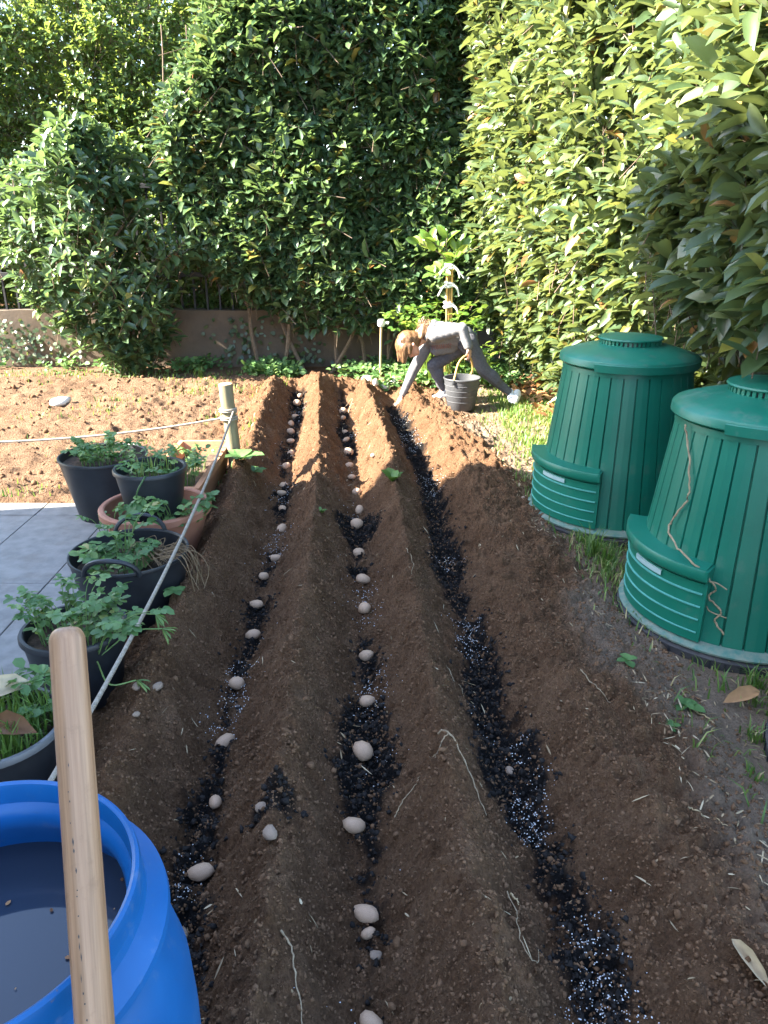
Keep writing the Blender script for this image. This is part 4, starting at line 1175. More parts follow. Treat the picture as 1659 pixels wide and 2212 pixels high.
def herb_plant(x, y, z, rad, n_stem, hmin, hmax, label, seed, leaflet=0.028, matn='herb', name='herb_plant', lean=(0, 0), cat='plant', parts=7, spread=0.8):
    """stems that end in lobed compound leaves"""
    r = np.random.default_rng(seed)
    root = thing(name, label, cat, (x, y, z))
    stems = []; LB, LD, LN, LL, LT = [], [], [], [], []
    for k in range(n_stem):
        a = r.random() * 6.28; q = rad * math.sqrt(r.random())
        p0 = np.array([x + q * math.cos(a) * 0.7, y + q * math.sin(a) * 0.7, z])
        hgt = hmin + (hmax - hmin) * r.random()
        out = np.array([math.cos(a), math.sin(a), 0]) * hgt * spread * (0.3 + r.random()) * 0.6 + np.array([lean[0], lean[1], 0]) * hgt
        p1 = p0 + out * 0.4 + np.array([0, 0, hgt * 0.7]); p2 = p0 + out + np.array([0, 0, hgt])
        P = spline([p0, p1, p2], 7)
        stems.append(tube(P, np.linspace(0.0025, 0.0012, 7), 4, False))
        T = norm(P[-1] - P[-3])
        side = norm(np.cross(T, [0, 0, 1.0]) + 1e-3)
        tn = r.random()
        flat = norm(np.array([out[0] + 1e-4, out[1], 0.15 * hgt]))
        side = norm(np.cross(flat, [0, 0, 1.0]))
        for i in range(parts):
            f = i / (parts - 1)
            ang = (f - 0.5) * 4.2
            d = flat * math.cos(ang) + side * math.sin(ang) + np.array([0, 0, 0.25 * r.normal()])
            off = p2 + flat * leaflet * 0.6 * (1 - abs(f - 0.5) * 2)
            LB.append(off); LD.append(d); LN.append(np.array([0, 0, 1.0]) + r.normal(size=3) * 0.25); LL.append(leaflet * (0.7 + 0.6 * r.random())); LT.append(np.clip(tn * 0.8 + 0.15 * r.normal(), 0, 1))
    LL = np.array(LL); N = len(LL)
    L = make_leaves(np.array(LB), np.array(LD), np.array(LN), LL, LL * 0.36, 0.15 + 0.25 * r.random(N), 0.5 * r.random(N), np.array(LT))
    V, F, tn = leaf_mesh(L, LO)
    o = obj('foliage', V, F, matn, root, attrs={'tint': tn}); o['kind'] = 'stuff'
    sv, sf = join(stems)
    o = obj('stems', sv, sf, matn, root, attrs={'tint': np.full(len(sv), 0.7)}); o['kind'] = 'stuff'
    return root

def blades(x, y, z, rad, n, hmin, hmax, label, seed, name='grass_plant', tint=(0.1, 0.7), lean=0.5, width=0.0035, matn='grass'):
    r = np.random.default_rng(seed)
    a = r.random(n) * 6.28; q = rad * np.sqrt(r.random(n))
    xs = x + q * np.cos(a); ys = y + q * np.sin(a)
    hh = hmin + (hmax - hmin) * r.random(n)
    b_ = r.random(n) * 6.28; l_ = lean * (0.2 + r.random(n))
    V = np.zeros((n, 5, 3))
    for i, (f, g, w) in enumerate([(0, 0, 1), (0, 0, -1), (0.3, 0.6, 0.8), (0.3, 0.6, -0.8), (1.0, 1.0, 0)]):
        V[:, i, 0] = xs + np.cos(b_) * l_ * hh * f - np.sin(b_) * width * w
        V[:, i, 1] = ys + np.sin(b_) * l_ * hh * f + np.cos(b_) * width * w
        V[:, i, 2] = z + hh * g * (1 - 0.3 * l_ * (g == 1))
    F = (np.array([(0, 1, 3), (0, 3, 2), (2, 3, 4)])[None] + (np.arange(n) * 5)[:, None, None]).reshape(-1, 3)
    tt = tint[0] + (tint[1] - tint[0]) * r.random(n)
    return tag(obj(name, V.reshape(-1, 3), F, matn, attrs={'tint': np.repeat(tt, 5)}), label, 'plant')

pot('tub', -1.56, 4.10, 0.0, 0.36, 0.165, 0.235, 'black_plastic', 'tall black tub with strawberry leaves, rearmost left of the pots', 'pot', rim=0.006, rimh=0.012, soil=0.9)
herb_plant(-1.56, 4.10, 0.32, 0.2, 60, 0.03, 0.12, 'leafy green plant filling the tall black tub', 71, 0.032)
pot('flower_pot', -1.11, 3.50, 0.0, 0.29, 0.175, 0.25, 'terracotta', 'round terracotta pot with a black bucket standing in it', 'pot', rim=0.016, rimh=0.035, soil=0.62, wall=0.012)
pot('pot', -1.125, 3.53, 0.195, 0.275, 0.125, 0.165, 'black_plastic', 'black round pot standing inside the terracotta pot', 'pot', rim=0.010, rimh=0.018, soil=0.8)
herb_plant(-1.125, 3.53, 0.41, 0.13, 26, 0.03, 0.13, 'pale green seedlings in the black pot inside the terracotta one', 72, 0.026)
blades(-1.13, 3.55, 0.41, 0.11, 60, 0.05, 0.13, 'upright pale stubble in the black pot inside the terracotta one', 73, 'seedling_plant', (0.5, 1.0), 0.3, 0.002)
herb_plant(-0.97, 3.42, 0.19, 0.12, 24, 0.06, 0.2, 'weeds growing around the black pot in the terracotta pot', 74, 0.034)
herb_plant(-1.28, 3.34, 0.19, 0.06, 8, 0.05, 0.14, 'small weeds at the left lip of the terracotta pot', 75, 0.03)
# trailing stem over the black pot's rim
P = spline([(-1.11, 3.40, 0.46), (-1.10, 3.355, 0.475), (-1.13, 3.325, 0.42), (-1.145, 3.335, 0.37)], 14)
sp = obj('trailing_stem', *tube(P, 0.004, 6), 'herb', attrs=None)
tag(sp, 'pale stem trailing over the rim of the black pot', 'stem')
leafy('leaf_sprig', -1.145, 3.325, 'green leaf sprig at the end of the trailing stem', 6, 0.06, z=0.36, up=-0.5)['category'] = 'sprig'

# long terracotta planter
pl = thing('planter', 'long rectangular terracotta planter behind the pots, its far end sunlit', 'planter', (-1.14, 4.3, 0))
def planter_ring(x0, x1, y0, y1, z): return [(x0, y0, z), (x1, y0, z), (x1, y1, z), (x0, y1, z)]
rings = [planter_ring(-1.27, -1.03, 3.90, 4.74, 0.0), planter_ring(-1.30, -0.995, 3.86, 4.77, 0.20), planter_ring(-1.315, -0.98, 3.845, 4.785, 0.205), planter_ring(-1.315, -0.98, 3.845, 4.785, 0.25), planter_ring(-1.285, -1.01, 3.875, 4.755, 0.25), planter_ring(-1.265, -1.03, 3.90, 4.73, 0.10)]
PV = np.array(rings).reshape(-1, 3)
PF = [(i * 4 + j, i * 4 + (j + 1) % 4, (i + 1) * 4 + (j + 1) % 4, (i + 1) * 4 + j) for i in range(5) for j in range(4)] + [(3, 2, 1, 0)]
obj('body', PV, PF, 'planter', pl, smooth=False)
obj('soil', *box(-1.275, -1.02, 3.89, 4.74, 0.05, 0.165), 'potting', pl, smooth=False)
herb_plant(-1.14, 4.12, 0.165, 0.11, 26, 0.08, 0.2, 'bushy green weeds in the near half of the long planter', 76, 0.03)
herb_plant(-1.12, 4.42, 0.165, 0.09, 14, 0.06, 0.15, 'yellowing green weeds in the far half of the long planter', 77, 0.028)

# flexible tub with two handles
tb = pot('tub', -1.05, 2.90, 0.0, 0.31, 0.185, 0.237, 'black_plastic', 'wide flexible black tub with two handles and dry roots', 'tub', rim=0.004, rimh=0.010, soil=0.78, wall=0.006)
for sgn in (-1, 1):
    pts = []
    for k in range(15):
        a = math.pi * k / 14
        ang = RAD(-90 if sgn < 0 else 95) + RAD(26) * math.cos(a)
        r = 0.238 + 0.006
        pts.append((-1.05 + r * math.cos(ang), 2.90 + r * math.sin(ang), 0.30 + 0.075 * math.sin(a)))
    P_, T_, A_, B_ = frames(pts)
    obj('handle', *tube(pts, 0.010, 8), 'black_plastic', tb)
herb_plant(-1.09, 2.86, 0.245, 0.15, 34, 0.02, 0.10, 'lobed green leaves growing in the wide flexible tub', 78, 0.036)
herb_plant(-1.10, 2.98, 0.25, 0.06, 8, 0.12, 0.20, 'taller leaf stalks at the back of the wide flexible tub', 79, 0.04)
rng = np.random.default_rng(33)
rt = []
for k in range(42):
    a = rng.random() * 6.28; q = 0.06 * rng.random()
    x0, y0 = -0.93 + q * math.cos(a), 2.92 + q * math.sin(a)
    b_ = rng.random() * 6.28
    rt.append(tube(spline([(x0, y0, 0.26), (x0 + 0.06 * math.cos(b_), y0 + 0.06 * math.sin(b_), 0.31 + 0.02 * rng.random()), (x0 + 0.11 * math.cos(b_ + 0.6), y0 + 0.11 * math.sin(b_ + 0.6), 0.27 + 0.03 * rng.random())], 8), 0.0018, 4, False))
for k in range(12):
    x0 = -0.86 + 0.02 * rng.normal(); y0 = 2.84 + 0.04 * rng.normal()
    rt.append(tube(spline([(x0 - 0.04, y0, 0.32), (x0 + 0.05, y0 - 0.01, 0.345 - 0.01 * rng.random()), (x0 + 0.075 + 0.03 * rng.random(), y0 - 0.02, 0.27), (x0 + 0.08 + 0.05 * rng.random(), y0 - 0.03 + 0.03 * rng.normal(), 0.17 + 0.06 * rng.random())], 10), 0.0018, 4, False))
tag(obj('root_clump', *join(rt), 'straw', attrs=None), 'tangle of pale dry roots hanging over the rim of the wide tub', 'roots')

pot('pot', -1.075, 2.345, 0.0, 0.27, 0.135, 0.17, 'black_plastic', 'black round pot full of curly green leaves in front of the wide tub', 'pot', rim=0.010, rimh=0.018, soil=0.86)
herb_plant(-1.09, 2.36, 0.23, 0.15, 56, 0.05, 0.17, 'dense curly green leaves in the front black pot', 80, 0.03)
herb_plant(-0.98, 2.25, 0.23, 0.06, 16, 0.08, 0.2, 'leggy stems leaning out of the front black pot to the right', 81, 0.032, lean=(0.55, -0.25))
rng = np.random.default_rng(35)
for k, (x1, y1, z1, lab) in enumerate([(-0.80, 2.38, 0.30, 'upper'), (-0.765, 2.33, 0.27, 'middle'), (-0.80, 2.12, 0.20, 'lower')]):
    P = spline([(-0.95, 2.28 - 0.04 * k, 0.22), ((-0.95 + x1) / 2, y1 - 0.03, z1 + 0.005), (x1, y1, z1)], 12)
    st = thing('seed_stalk', 'green stalk with drooping leaf fan leaning out of the front pot, %s of three' % lab, 'stalk', (-0.95, 2.28 - 0.04 * k, 0.22), 'stalks leaning out of the front pot')
    sv, sf = tube(P, 0.0028, 5)
    obj('stem', sv, sf, 'herb', st, attrs={'tint': np.full(len(sv), 0.75)})
    n = 9
    d = np.stack([0.6 + 0.5 * rng.normal(size=n) * 0.6, 0.4 * rng.normal(size=n), -0.5 + 0.3 * rng.normal(size=n)], -1)
    L = make_leaves(np.tile([x1, y1, z1], (n, 1)), d, rng.normal(size=(n, 3)) * 0.3 + np.array([0, 0, 1.0]), 0.045 + 0.02 * rng.random(n), np.full(n, 0.004), np.full(n, 0.1), np.full(n, 0.3), 0.6 + 0.3 * rng.random(n))
    V, F, tn = leaf_mesh(L, LO)
    obj('leaf_fan', V, F, 'herb', st, attrs={'tint': tn})['kind'] = 'stuff'

pot('pot', -1.11, 1.82, 0.0, 0.25, 0.15, 0.185, 'black_plastic', 'dark pot with grey rim and bright grass at the left border', 'pot', rim=0.010, rimh=0.018, soil=0.82, rim_mat='grey_plastic')
blades(-1.11, 1.82, 0.205, 0.165, 520, 0.05, 0.15, 'bright green grass growing in the grey-rimmed pot', 82, tint=(0.05, 0.6), lean=0.6, width=0.003)
herb_plant(-1.0, 1.93, 0.2, 0.06, 9, 0.05, 0.13, 'broad green leaves at the back of the grey-rimmed pot', 83, 0.04)
for k, (x, y, z, a, lab) in enumerate([(-1.10, 1.86, 0.30, 0.5, 'pale curled dead leaf lying on the grass in the grey-rimmed pot'), (-1.03, 1.78, 0.27, -0.4, 'brown curled dead leaf on the grass in the grey-rimmed pot')]):
    L = make_leaves(np.array([[x - 0.06, y, z]]), np.array([[1.0, a, 0.35]]), np.array([[0.2, -0.6, 1.0]]), np.array([0.14]), np.array([0.035]), np.array([0.3]), np.array([1.4]), np.array([0.9 - 0.8 * k]))
    V, F, tn = leaf_mesh(L, HI)
    tag(obj('dead_leaf', V, F, 'straw' if k == 0 else 'dead_leaf', attrs={'tint': tn}), lab, 'leaf')
L = make_leaves(np.array([[0.745, 1.21, gz(0.745, 1.21) + 0.02]]), np.array([[0.35, -1.0, -0.1]]), np.array([[-0.5, -0.2, 1.0]]), np.array([0.11]), np.array([0.014]), np.array([0.25]), np.array([2.2]), np.array([0.8]))
V, F, tn = leaf_mesh(L, HI)
tag(obj('dry_husk', V, F, 'straw', attrs={'tint': tn}), 'curled pale dry husk at the bottom right corner', 'husk')
L = make_leaves(np.array([[1.17, 2.24, 0.03]]), np.array([[1.0, 0.25, 0.12]]), np.array([[0, -0.4, 1.0]]), np.array([0.14]), np.array([0.028]), np.array([-0.1]), np.array([0.8]), np.array([0.75]))
V, F, tn = leaf_mesh(L, HI)
tag(obj('dead_leaf', V, F, 'dead_leaf', attrs={'tint': tn}), 'pinkish dry leaf on the ground below the nearer compost bin', 'leaf')

# ------------------------------------------------------------------ wooden posts and rope
def round_post(name, x, y, h, lean, r, lab):
    root = thing(name, lab, 'post', (x, y, gz(x, y) - 0.15))
    zb = root.location.z
    P = np.linspace(0, 1, 10)[:, None] * np.array([lean[0], lean[1], h + 0.15 - 0.006])[None] + np.array([x, y, zb])
    rad = r * (1 + 0.02 * np.sin(np.arange(10) * 1.7))
    V, F = tube(P, rad, 18)
    top = P[-1]
    obj('shaft', V, F, 'post', root)
    cap = tube([top + (0, 0, 0.0005), top + (0, 0, 0.005)], [r * 0.985, r * 0.93], 18)
    obj('cut_top', *cap, 'pale_wood', root)
    return root
round_post('wooden_post', -0.925, 4.62, 0.49, (-0.035, 0.0), 0.042, 'round weathered wooden post with ropes tied to it')
round_post('wooden_post', -0.74, 1.16, 0.32, (0, 0), 0.036, 'low wooden post hidden behind the blue barrel, holding the rope end')
round_post('wooden_post', -3.6, 4.25, 0.55, (0, 0), 0.04, 'wooden post beyond the left border, holding the far rope')

def rope(ctrl, r, label, turns):
    n = int(turns * 9)
    P, T, A, B = frames(spline(ctrl, n))
    ang = np.linspace(0, turns * 2 * math.pi, n)
    parts = []
    for k in range(3):
        a = ang + k * 2.094
        Q_ = P + (A * np.cos(a)[:, None] + B * np.sin(a)[:, None]) * r * 0.5
        parts.append(tube(Q_, r * 0.56, 6))
    return parts
def sag(p, q, s, n=9):
    p, q = np.array(p), np.array(q)
    t_ = np.linspace(0, 1, n)[:, None]
    P = p + (q - p) * t_
    P[:, 2] -= s * 4 * (t_ * (1 - t_))[:, 0]
    return P
def coil(x, y, z, r, n=2):
    a = np.linspace(0, n * 2 * math.pi, 30 * n)
    return tube(np.stack([x + r * np.cos(a), y + r * np.sin(a), z + 0.012 * a / 6.28], -1), 0.006, 6)
r1 = rope(sag((-0.915, 4.58, 0.485), (-0.745, 1.19, 0.42), 0.09), 0.0068, '', 120)
tag(obj('rope', *join(r1 + [coil(-0.955, 4.62, 0.475, 0.05), coil(-0.74, 1.16, 0.40, 0.043)]), 'rope'), 'twisted pale rope running from the wooden post past the pots', 'rope')
r2 = rope(sag((-0.99, 4.60, 0.44), (-3.57, 4.25, 0.44), 0.10), 0.0068, '', 90)
tag(obj('rope', *join(r2 + [coil(-0.952, 4.62, 0.425, 0.05), coil(-3.6, 4.25, 0.425, 0.047)]), 'rope'), 'twisted pale rope crossing the sunlit soil to the left border', 'rope')

# ------------------------------------------------------------------ blue barrel and tool handle
BX, BY = -0.535, 0.730
br = thing('barrel', 'open blue plastic barrel of water at the bottom left', 'barrel', (BX, BY, 0))
BC = (BX, BY, 0)
obj('body', *lathe([(0.001, 0.0), (0.235, 0.0), (0.26, 0.03), (0.268, 0.12), (0.262, 0.2), (0.268, 0.28), (0.270, 0.50), (0.266, 0.585), (0.252, 0.645), (0.235, 0.685), (0.229, 0.700), (0.229, 0.713)], BC, 96), 'blue', br)
obj('neck_flange', *lathe([(0.228, 0.713), (0.246, 0.716), (0.250, 0.722), (0.248, 0.732), (0.232, 0.745), (0.222, 0.752), (0.219, 0.765)], BC, 96), 'blue', br)
rim = obj('rim', *lathe([(0.219, 0.765), (0.219, 0.790), (0.217, 0.797), (0.2125, 0.800), (0.208, 0.797), (0.2065, 0.790), (0.2055, 0.765), (0.196, 0.755), (0.194, 0.735), (0.200, 0.72), (0.215, 0.69), (0.24, 0.62), (0.245, 0.5)], BC, 96), 'blue', br)
wv = [(BX, BY, 0.672)]
for q in (0.35, 0.7, 1.0):
    for k in range(64):
        a = k * 2 * math.pi / 64
        wv.append((BX + 0.222 * q * math.cos(a), BY + 0.222 * q * math.sin(a), 0.672))
wf = [(0, 1 + k, 1 + (k + 1) % 64) for k in range(64)]
for i in range(2):
    for k in range(64):
        a, b_ = 1 + i * 64 + k, 1 + i * 64 + (k + 1) % 64
        wf.append((a, a + 64, b_ + 64, b_))
obj('water', wv, wf, 'water', br)

r = np.random.default_rng(44)
n = 26
a = r.random(n) * 6.28; q = 0.205 * np.sqrt(r.random(n)); b_ = r.random(n) * 6.28
ln = 0.003 + 0.010 * r.random(n) ** 2
L = make_leaves(np.stack([BX + q * np.cos(a), BY + q * np.sin(a), np.full(n, 0.6745)], -1), np.stack([np.cos(b_), np.sin(b_), np.zeros(n)], -1), np.tile([0, 0, 1.0], (n, 1)), ln, ln * 0.3, np.zeros(n), np.full(n, 0.1), r.random(n))
V, F, tn = leaf_mesh(L, LO)
tag(obj('floating_debris', V, F, 'dead_leaf', attrs={'tint': tn}), 'tiny bits of leaf floating on the barrel water', 'debris', kind='stuff')
hd_t = np.array([-0.372, 0.792, 1.150]); hd_r = np.array([-0.317, 0.594, 0.819])
ax = (hd_t - hd_r) / np.linalg.norm(hd_t - hd_r)
foot = hd_r + ax * ((0.012 - hd_r[2]) / ax[2])
Lh = np.linalg.norm(hd_t - foot)
sl_ = np.concatenate([np.linspace(0, Lh - 0.03, 30), Lh - 0.02 * (1 - np.sin(np.linspace(0.25, 1.57, 8)))])
rh_ = np.concatenate([np.full(30, 0.0205), 0.0205 * np.cos(np.linspace(0.25, 1.5, 8)) ** 0.6])
rh_[29] = 0.0203
hV, hF = tube(np.stack([0 * sl_, 0 * sl_, sl_], -1), rh_, 28)
hd = link('tool_handle', mesh('tool_handle', hV, hF, 'wood'), None, tuple(foot))
hd.rotation_mode = 'QUATERNION'
hd.rotation_quaternion = Vector(ax).to_track_quat('Z', 'Y')
hd_inv = hd.rotation_quaternion.to_matrix().inverted()
pr_ = np.random.default_rng(12)
knots = []
sidev = norm(np.cross(ax, [0.25, -1, 0.3])); fr = norm(np.cross(sidev, ax))
if fr @ np.array([0, -1.0, 0.3]) < 0: fr = -fr
for k in range(26):
    f = Lh - 0.12 - 0.40 * (k / 26) ** 0.8 - 0.012 * pr_.random()
    th_ = 0.28 + 0.05 * pr_.normal()
    nrm_ = fr * math.cos(th_) - sidev * math.sin(th_)
    cpt = foot + ax * f + nrm_ * 0.0203
    tan_ = np.cross(ax, nrm_)
    l_, w_ = 0.0008 + 0.0045 * pr_.random() ** 2, 0.0004 + 0.0007 * pr_.random()
    knots.append(([cpt + ax * l_ * c_ + tan_ * w_ * s_ + nrm_ * (0.0003 if q else 0.0) for q in (0, 1) for c_, s_ in ((1, 0), (0, 1), (-1, 0), (0, -1))], [(4, 5, 6, 7), (0, 1, 5, 4), (1, 2, 6, 5), (2, 3, 7, 6), (3, 0, 4, 7)]))
kV, kF = join(knots)
kV = np.array([hd_inv @ Vector(v - foot) for v in kV])
kn = link('grain_pits', mesh('grain_pits', kV, kF, 'black_base', smooth=False), hd); kn['kind'] = 'stuff'
tag(hd, 'worn round wooden tool handle leaning on the blue barrel', 'tool handle')

# ------------------------------------------------------------------ young tree with stakes, and the white-capped stake
def blade_leaf_plant(root, spots, ln, matn, seed, ratio=0.22):
    r = np.random.default_rng(seed)
    spots = np.array(spots)
    for p, d in spots:
        L = make_leaves(np.array([p]), np.array([d]), np.array([[-0.3, -0.7, 0.5]]) + r.normal(size=(1, 3)) * 0.3, np.array([ln * (0.8 + 0.5 * r.random())]), np.array([ln * ratio]), np.array([0.1 + 0.2 * r.random()]), np.array([0.5]), np.array([r.random()]))
        V, F, tn = leaf_mesh(L, HI)
        obj('leaf', V, F, matn, root, attrs={'tint': tn})
tr = thing('young_tree', 'young citrus tree tied to bamboo stakes behind the bending person', 'tree', (0.62, 7.6, 0))
obj('trunk', *tube(spline([(0.60, 7.62, -0.05), (0.61, 7.61, 0.5), (0.61, 7.60, 1.0), (0.60, 7.6, 1.28)], 16), np.linspace(0.014, 0.008, 16), 7), 'twig', tr)
cits = []
r = np.random.default_rng(36)
for (p0, p1, p2) in [((0.60, 7.6, 1.2), (0.5, 7.58, 1.28), (0.33, 7.56, 1.36)), ((0.60, 7.6, 1.25), (0.58, 7.58, 1.33), (0.59, 7.57, 1.42)), ((0.61, 7.6, 1.22), (0.68, 7.58, 1.28), (0.76, 7.57, 1.36)), ((0.61, 7.6, 1.1), (0.53, 7.57, 1.10), (0.46, 7.55, 1.07)), ((0.60, 7.6, 1.24), (0.48, 7.58, 1.35), (0.43, 7.57, 1.38)), ((0.61, 7.6, 1.18), (0.64, 7.5, 1.2), (0.66, 7.46, 1.24))]:
    P = spline([p0, p1, p2], 10)
    obj('branch', *tube(P, np.linspace(0.006, 0.003, 10), 5), 'twig', tr)
    for k in range(7):
        q = P[min(9, 3 + k)]
        a = r.random() * 6.28
        d = norm(P[-1] - P[0]) * 0.7 + np.array([math.cos(a), math.sin(a) * 0.5, 0.5 + 0.4 * r.normal()])
        cits.append((q, d))
blade_leaf_plant(tr, cits, 0.135, 'citrus', 37, 0.25)
for k, (x, y) in enumerate([(0.60, 7.57), (0.645, 7.58), (0.625, 7.64)]):
    st = obj('stake', *tube([(x, y, -0.05), (x + 0.004, y, 0.5), (x - 0.004, y, 1.17 - 0.04 * k)], 0.011, 8), 'bamboo', tr)
for z, n in ((1.15, 9), (0.985, 7), (0.80, 6)):
    ty = []
    a = np.linspace(0, 4 * math.pi, 40)
    ty.append(tube(np.stack([0.62 + 0.042 * np.cos(a), 7.59 + 0.042 * np.sin(a), z + 0.02 * np.sin(a * 0.5)], -1), 0.014, 6))
    for k in range(n - 5):
        s = -1 if k % 2 else 1
        ty.append(tube(spline([(0.62 + s * 0.03, 7.55, z), (0.62 + s * 0.07, 7.53, z - 0.03), (0.62 + s * (0.09 + 0.02 * k), 7.53, z - 0.10)], 10), np.linspace(0.012, 0.007, 10), 5))
    obj('tie', *join(ty), 'white', tr)
herb_plant(0.50, 7.55, 0.1, 0.22, 70, 0.35, 0.72, 'leafy green shrub growing around the young tree', 84, 0.06, 'citrus', 'shrub', parts=5)
herb_plant(0.85, 7.55, 0.05, 0.18, 26, 0.2, 0.55, 'low green shrub right of the young tree', 85, 0.06, 'citrus', 'shrub', parts=5)

ws = thing('capped_stake', 'thin pale stake with a white plastic cap left of the bending person', 'stake', (-0.035, 7.7, 0))
obj('stick', *tube([(-0.037, 7.7, -0.05), (-0.035, 7.7, 0.25), (-0.027, 7.7, 0.60)], 0.012, 10), 'pale_wood', ws)
obj('cap', *lathe([(0.0005, 0.65), (0.028, 0.648), (0.038, 0.635), (0.038, 0.60), (0.030, 0.582), (0.013, 0.578)], (-0.026, 7.7, 0), 20), 'white', ws)
obj('nozzle', *tube([(-0.026, 7.70, 0.615), (0.035, 7.69, 0.615), (0.045, 7.69, 0.613)], [0.014, 0.014, 0.016], 12), 'white', ws)

# ------------------------------------------------------------------ the bending person
def blob(segs, voxel, smooth_it=6, fac=0.5):
    """tapered capsules fused to one continuous surface"""
    bm = bmesh.new()
    def ball(c, r_):
        mtx = Matrix.Translation(Vector(c)) @ (Matrix.Diagonal((*r_, 1)) if hasattr(r_, '__len__') else Matrix.Scale(r_, 4))
        bmesh.ops.create_icosphere(bm, subdivisions=2, radius=1, matrix=mtx)
    for s in segs:
        if len(s) == 2:
            ball(*s)
            continue
        p0, r0, p1, r1 = s
        v0, v1 = Vector(p0), Vector(p1)
        n = max(2, int((v1 - v0).length / (min(r0, r1) * 0.35)) + 1)
        for k in range(n + 1):
            f = k / n
            ball(v0.lerp(v1, f), r0 + (r1 - r0) * f)
    me = bpy.data.meshes.new('tmp'); bm.to_mesh(me); bm.free()
    o = bpy.data.objects.new('tmp', me); COL.objects.link(o)
    md = o.modifiers.new('r', 'REMESH'); md.mode = 'VOXEL'; md.voxel_size = voxel
    sm = o.modifiers.new('s', 'SMOOTH'); sm.iterations = smooth_it; sm.factor = fac
    bpy.context.view_layer.update()
    ev = o.evaluated_get(bpy.context.evaluated_depsgraph_get())
    m2 = bpy.data.meshes.new_from_object(ev)
    V = np.array([v.co[:] for v in m2.vertices]); F = [tuple(p.vertices) for p in m2.polygons]
    bpy.data.objects.remove(o); bpy.data.meshes.remove(me); bpy.data.meshes.remove(m2)
    return V, F

J = dict(hipN=(0.735, 6.83, 0.55), hipF=(0.70, 6.98, 0.52), pelv=(0.715, 6.905, 0.565), waist=(0.61, 6.90, 0.605), chest=(0.48, 6.875, 0.615), neck=(0.375, 6.86, 0.605), head=(0.235, 6.83, 0.535),
         shN=(0.445, 6.735, 0.635), elN=(0.665, 6.665, 0.70), wrN=(0.722, 6.645, 0.535), haN=(0.738, 6.63, 0.475), shF=(0.395, 6.985, 0.525), elF=(0.268, 6.98, 0.285), wrF=(0.163, 6.95, 0.05), haF=(0.118, 6.94, -0.01),
         knF=(0.445, 6.955, 0.335), anF=(0.547, 6.98, 0.095), knN=(0.880, 6.815, 0.325), anN=(1.135, 6.835, 0.10))
def add3(p, d): return tuple(a + b_ for a, b_ in zip(p, d))
person = thing('person', 'person in grey hoodie and grey leggings bending over to plant a potato, bucket in hand', 'person', (0.72, 6.9, 0))
face_dir = norm(np.array([-0.28, -0.22, -0.94])); crown = norm(np.array([-0.88, -0.1, 0.05]))
crown = norm(crown - face_dir * (crown @ face_dir)); ear = np.cross(crown, face_dir)
H0 = np.array(J['head'])
def hp(c, f, e): return tuple(H0 + crown * c + face_dir * f + ear * e)
def fingers(w, h, curl, thumb):
    """palm and five bent fingers; curl: direction the finger tips turn to, thumb: side of the thumb"""
    w, h = np.array(w), np.array(h)
    d = norm(h - w); thumb = np.array(thumb); thumb = norm(thumb - d * (thumb @ d)); curl = norm(np.array(curl) - d * (np.array(curl) @ d))
    segs = [(tuple(w), 0.021, tuple(w + d * 0.03), 0.022)]
    for k, off in enumerate((0.021, 0.007, -0.007, -0.021)):
        base = w + d * 0.055 + thumb * off
        segs.append((tuple(w + d * 0.015 + thumb * off * 0.7), 0.013, tuple(base), 0.0105))
        ln_ = (0.026, 0.029, 0.027, 0.021)[k]
        a = base + norm(d + curl * 0.45) * ln_; b_ = a + norm(d * 0.35 + curl) * ln_ * 0.8; c = b_ + norm(curl - d * 0.45) * ln_ * 0.6
        segs += [(tuple(base), 0.0088, tuple(a), 0.0082), (tuple(a), 0.0082, tuple(b_), 0.0075), (tuple(b_), 0.0075, tuple(c), 0.0065)]
    t0 = w + d * 0.015 + thumb * 0.018
    t1 = t0 + norm(thumb * 0.8 + d * 0.7 + curl * 0.3) * 0.03; t2 = t1 + norm(d + curl * 0.7) * 0.024
    segs += [(tuple(t0), 0.012, tuple(t1), 0.0095), (tuple(t1), 0.0095, tuple(t2), 0.0075)]
    return segs
body = [(J['pelv'], 0.095, J['waist'], 0.085), (J['waist'], 0.085, J['chest'], 0.095), (J['chest'], 0.08, J['neck'], 0.045), (J['neck'], 0.040, hp(-0.035, -0.02, 0), 0.042),
        (J['shN'], 0.045, J['elN'], 0.034), (J['elN'], 0.033, J['wrN'], 0.022), (J['shF'], 0.045, J['elF'], 0.034), (J['elF'], 0.033, J['wrF'], 0.022), (J['chest'], 0.06, J['shN'], 0.045), (J['chest'], 0.06, J['shF'], 0.045),
        (J['hipN'], 0.08, J['knN'], 0.05), (J['knN'], 0.05, J['anN'], 0.032), (J['hipF'], 0.08, J['knF'], 0.05), (J['knF'], 0.05, J['anF'], 0.032), (J['pelv'], 0.085, J['hipN'], 0.08), (J['pelv'], 0.085, J['hipF'], 0.08),
        (J['anN'], 0.03, (1.165, 6.80, 0.055), 0.028), (J['anF'], 0.03, (0.49, 6.955, 0.045), 0.028),
        (hp(0.012, 0, 0), 0.082), (hp(0.035, -0.02, 0), 0.085), (hp(-0.03, 0.035, 0), 0.058), (hp(-0.06, 0.045, 0), 0.035), (hp(-0.015, 0.088, 0), 0.014), (hp(-0.028, 0.096, 0), 0.013),
        (hp(-0.01, -0.002, 0.086), (0.016, 0.012, 0.022)), (hp(-0.01, -0.002, -0.086), (0.016, 0.012, 0.022)), (hp(-0.058, 0.078, 0.008), 0.009), (hp(-0.058, 0.078, -0.008), 0.009)]
body += fingers(J['wrN'], J['haN'], (-0.75, 0.1, -0.3), (-0.3, -0.9, 0.0))
body += fingers(J['wrF'], J['haF'], (0.35, -0.3, -0.9), (0.3, -0.9, 0.1))
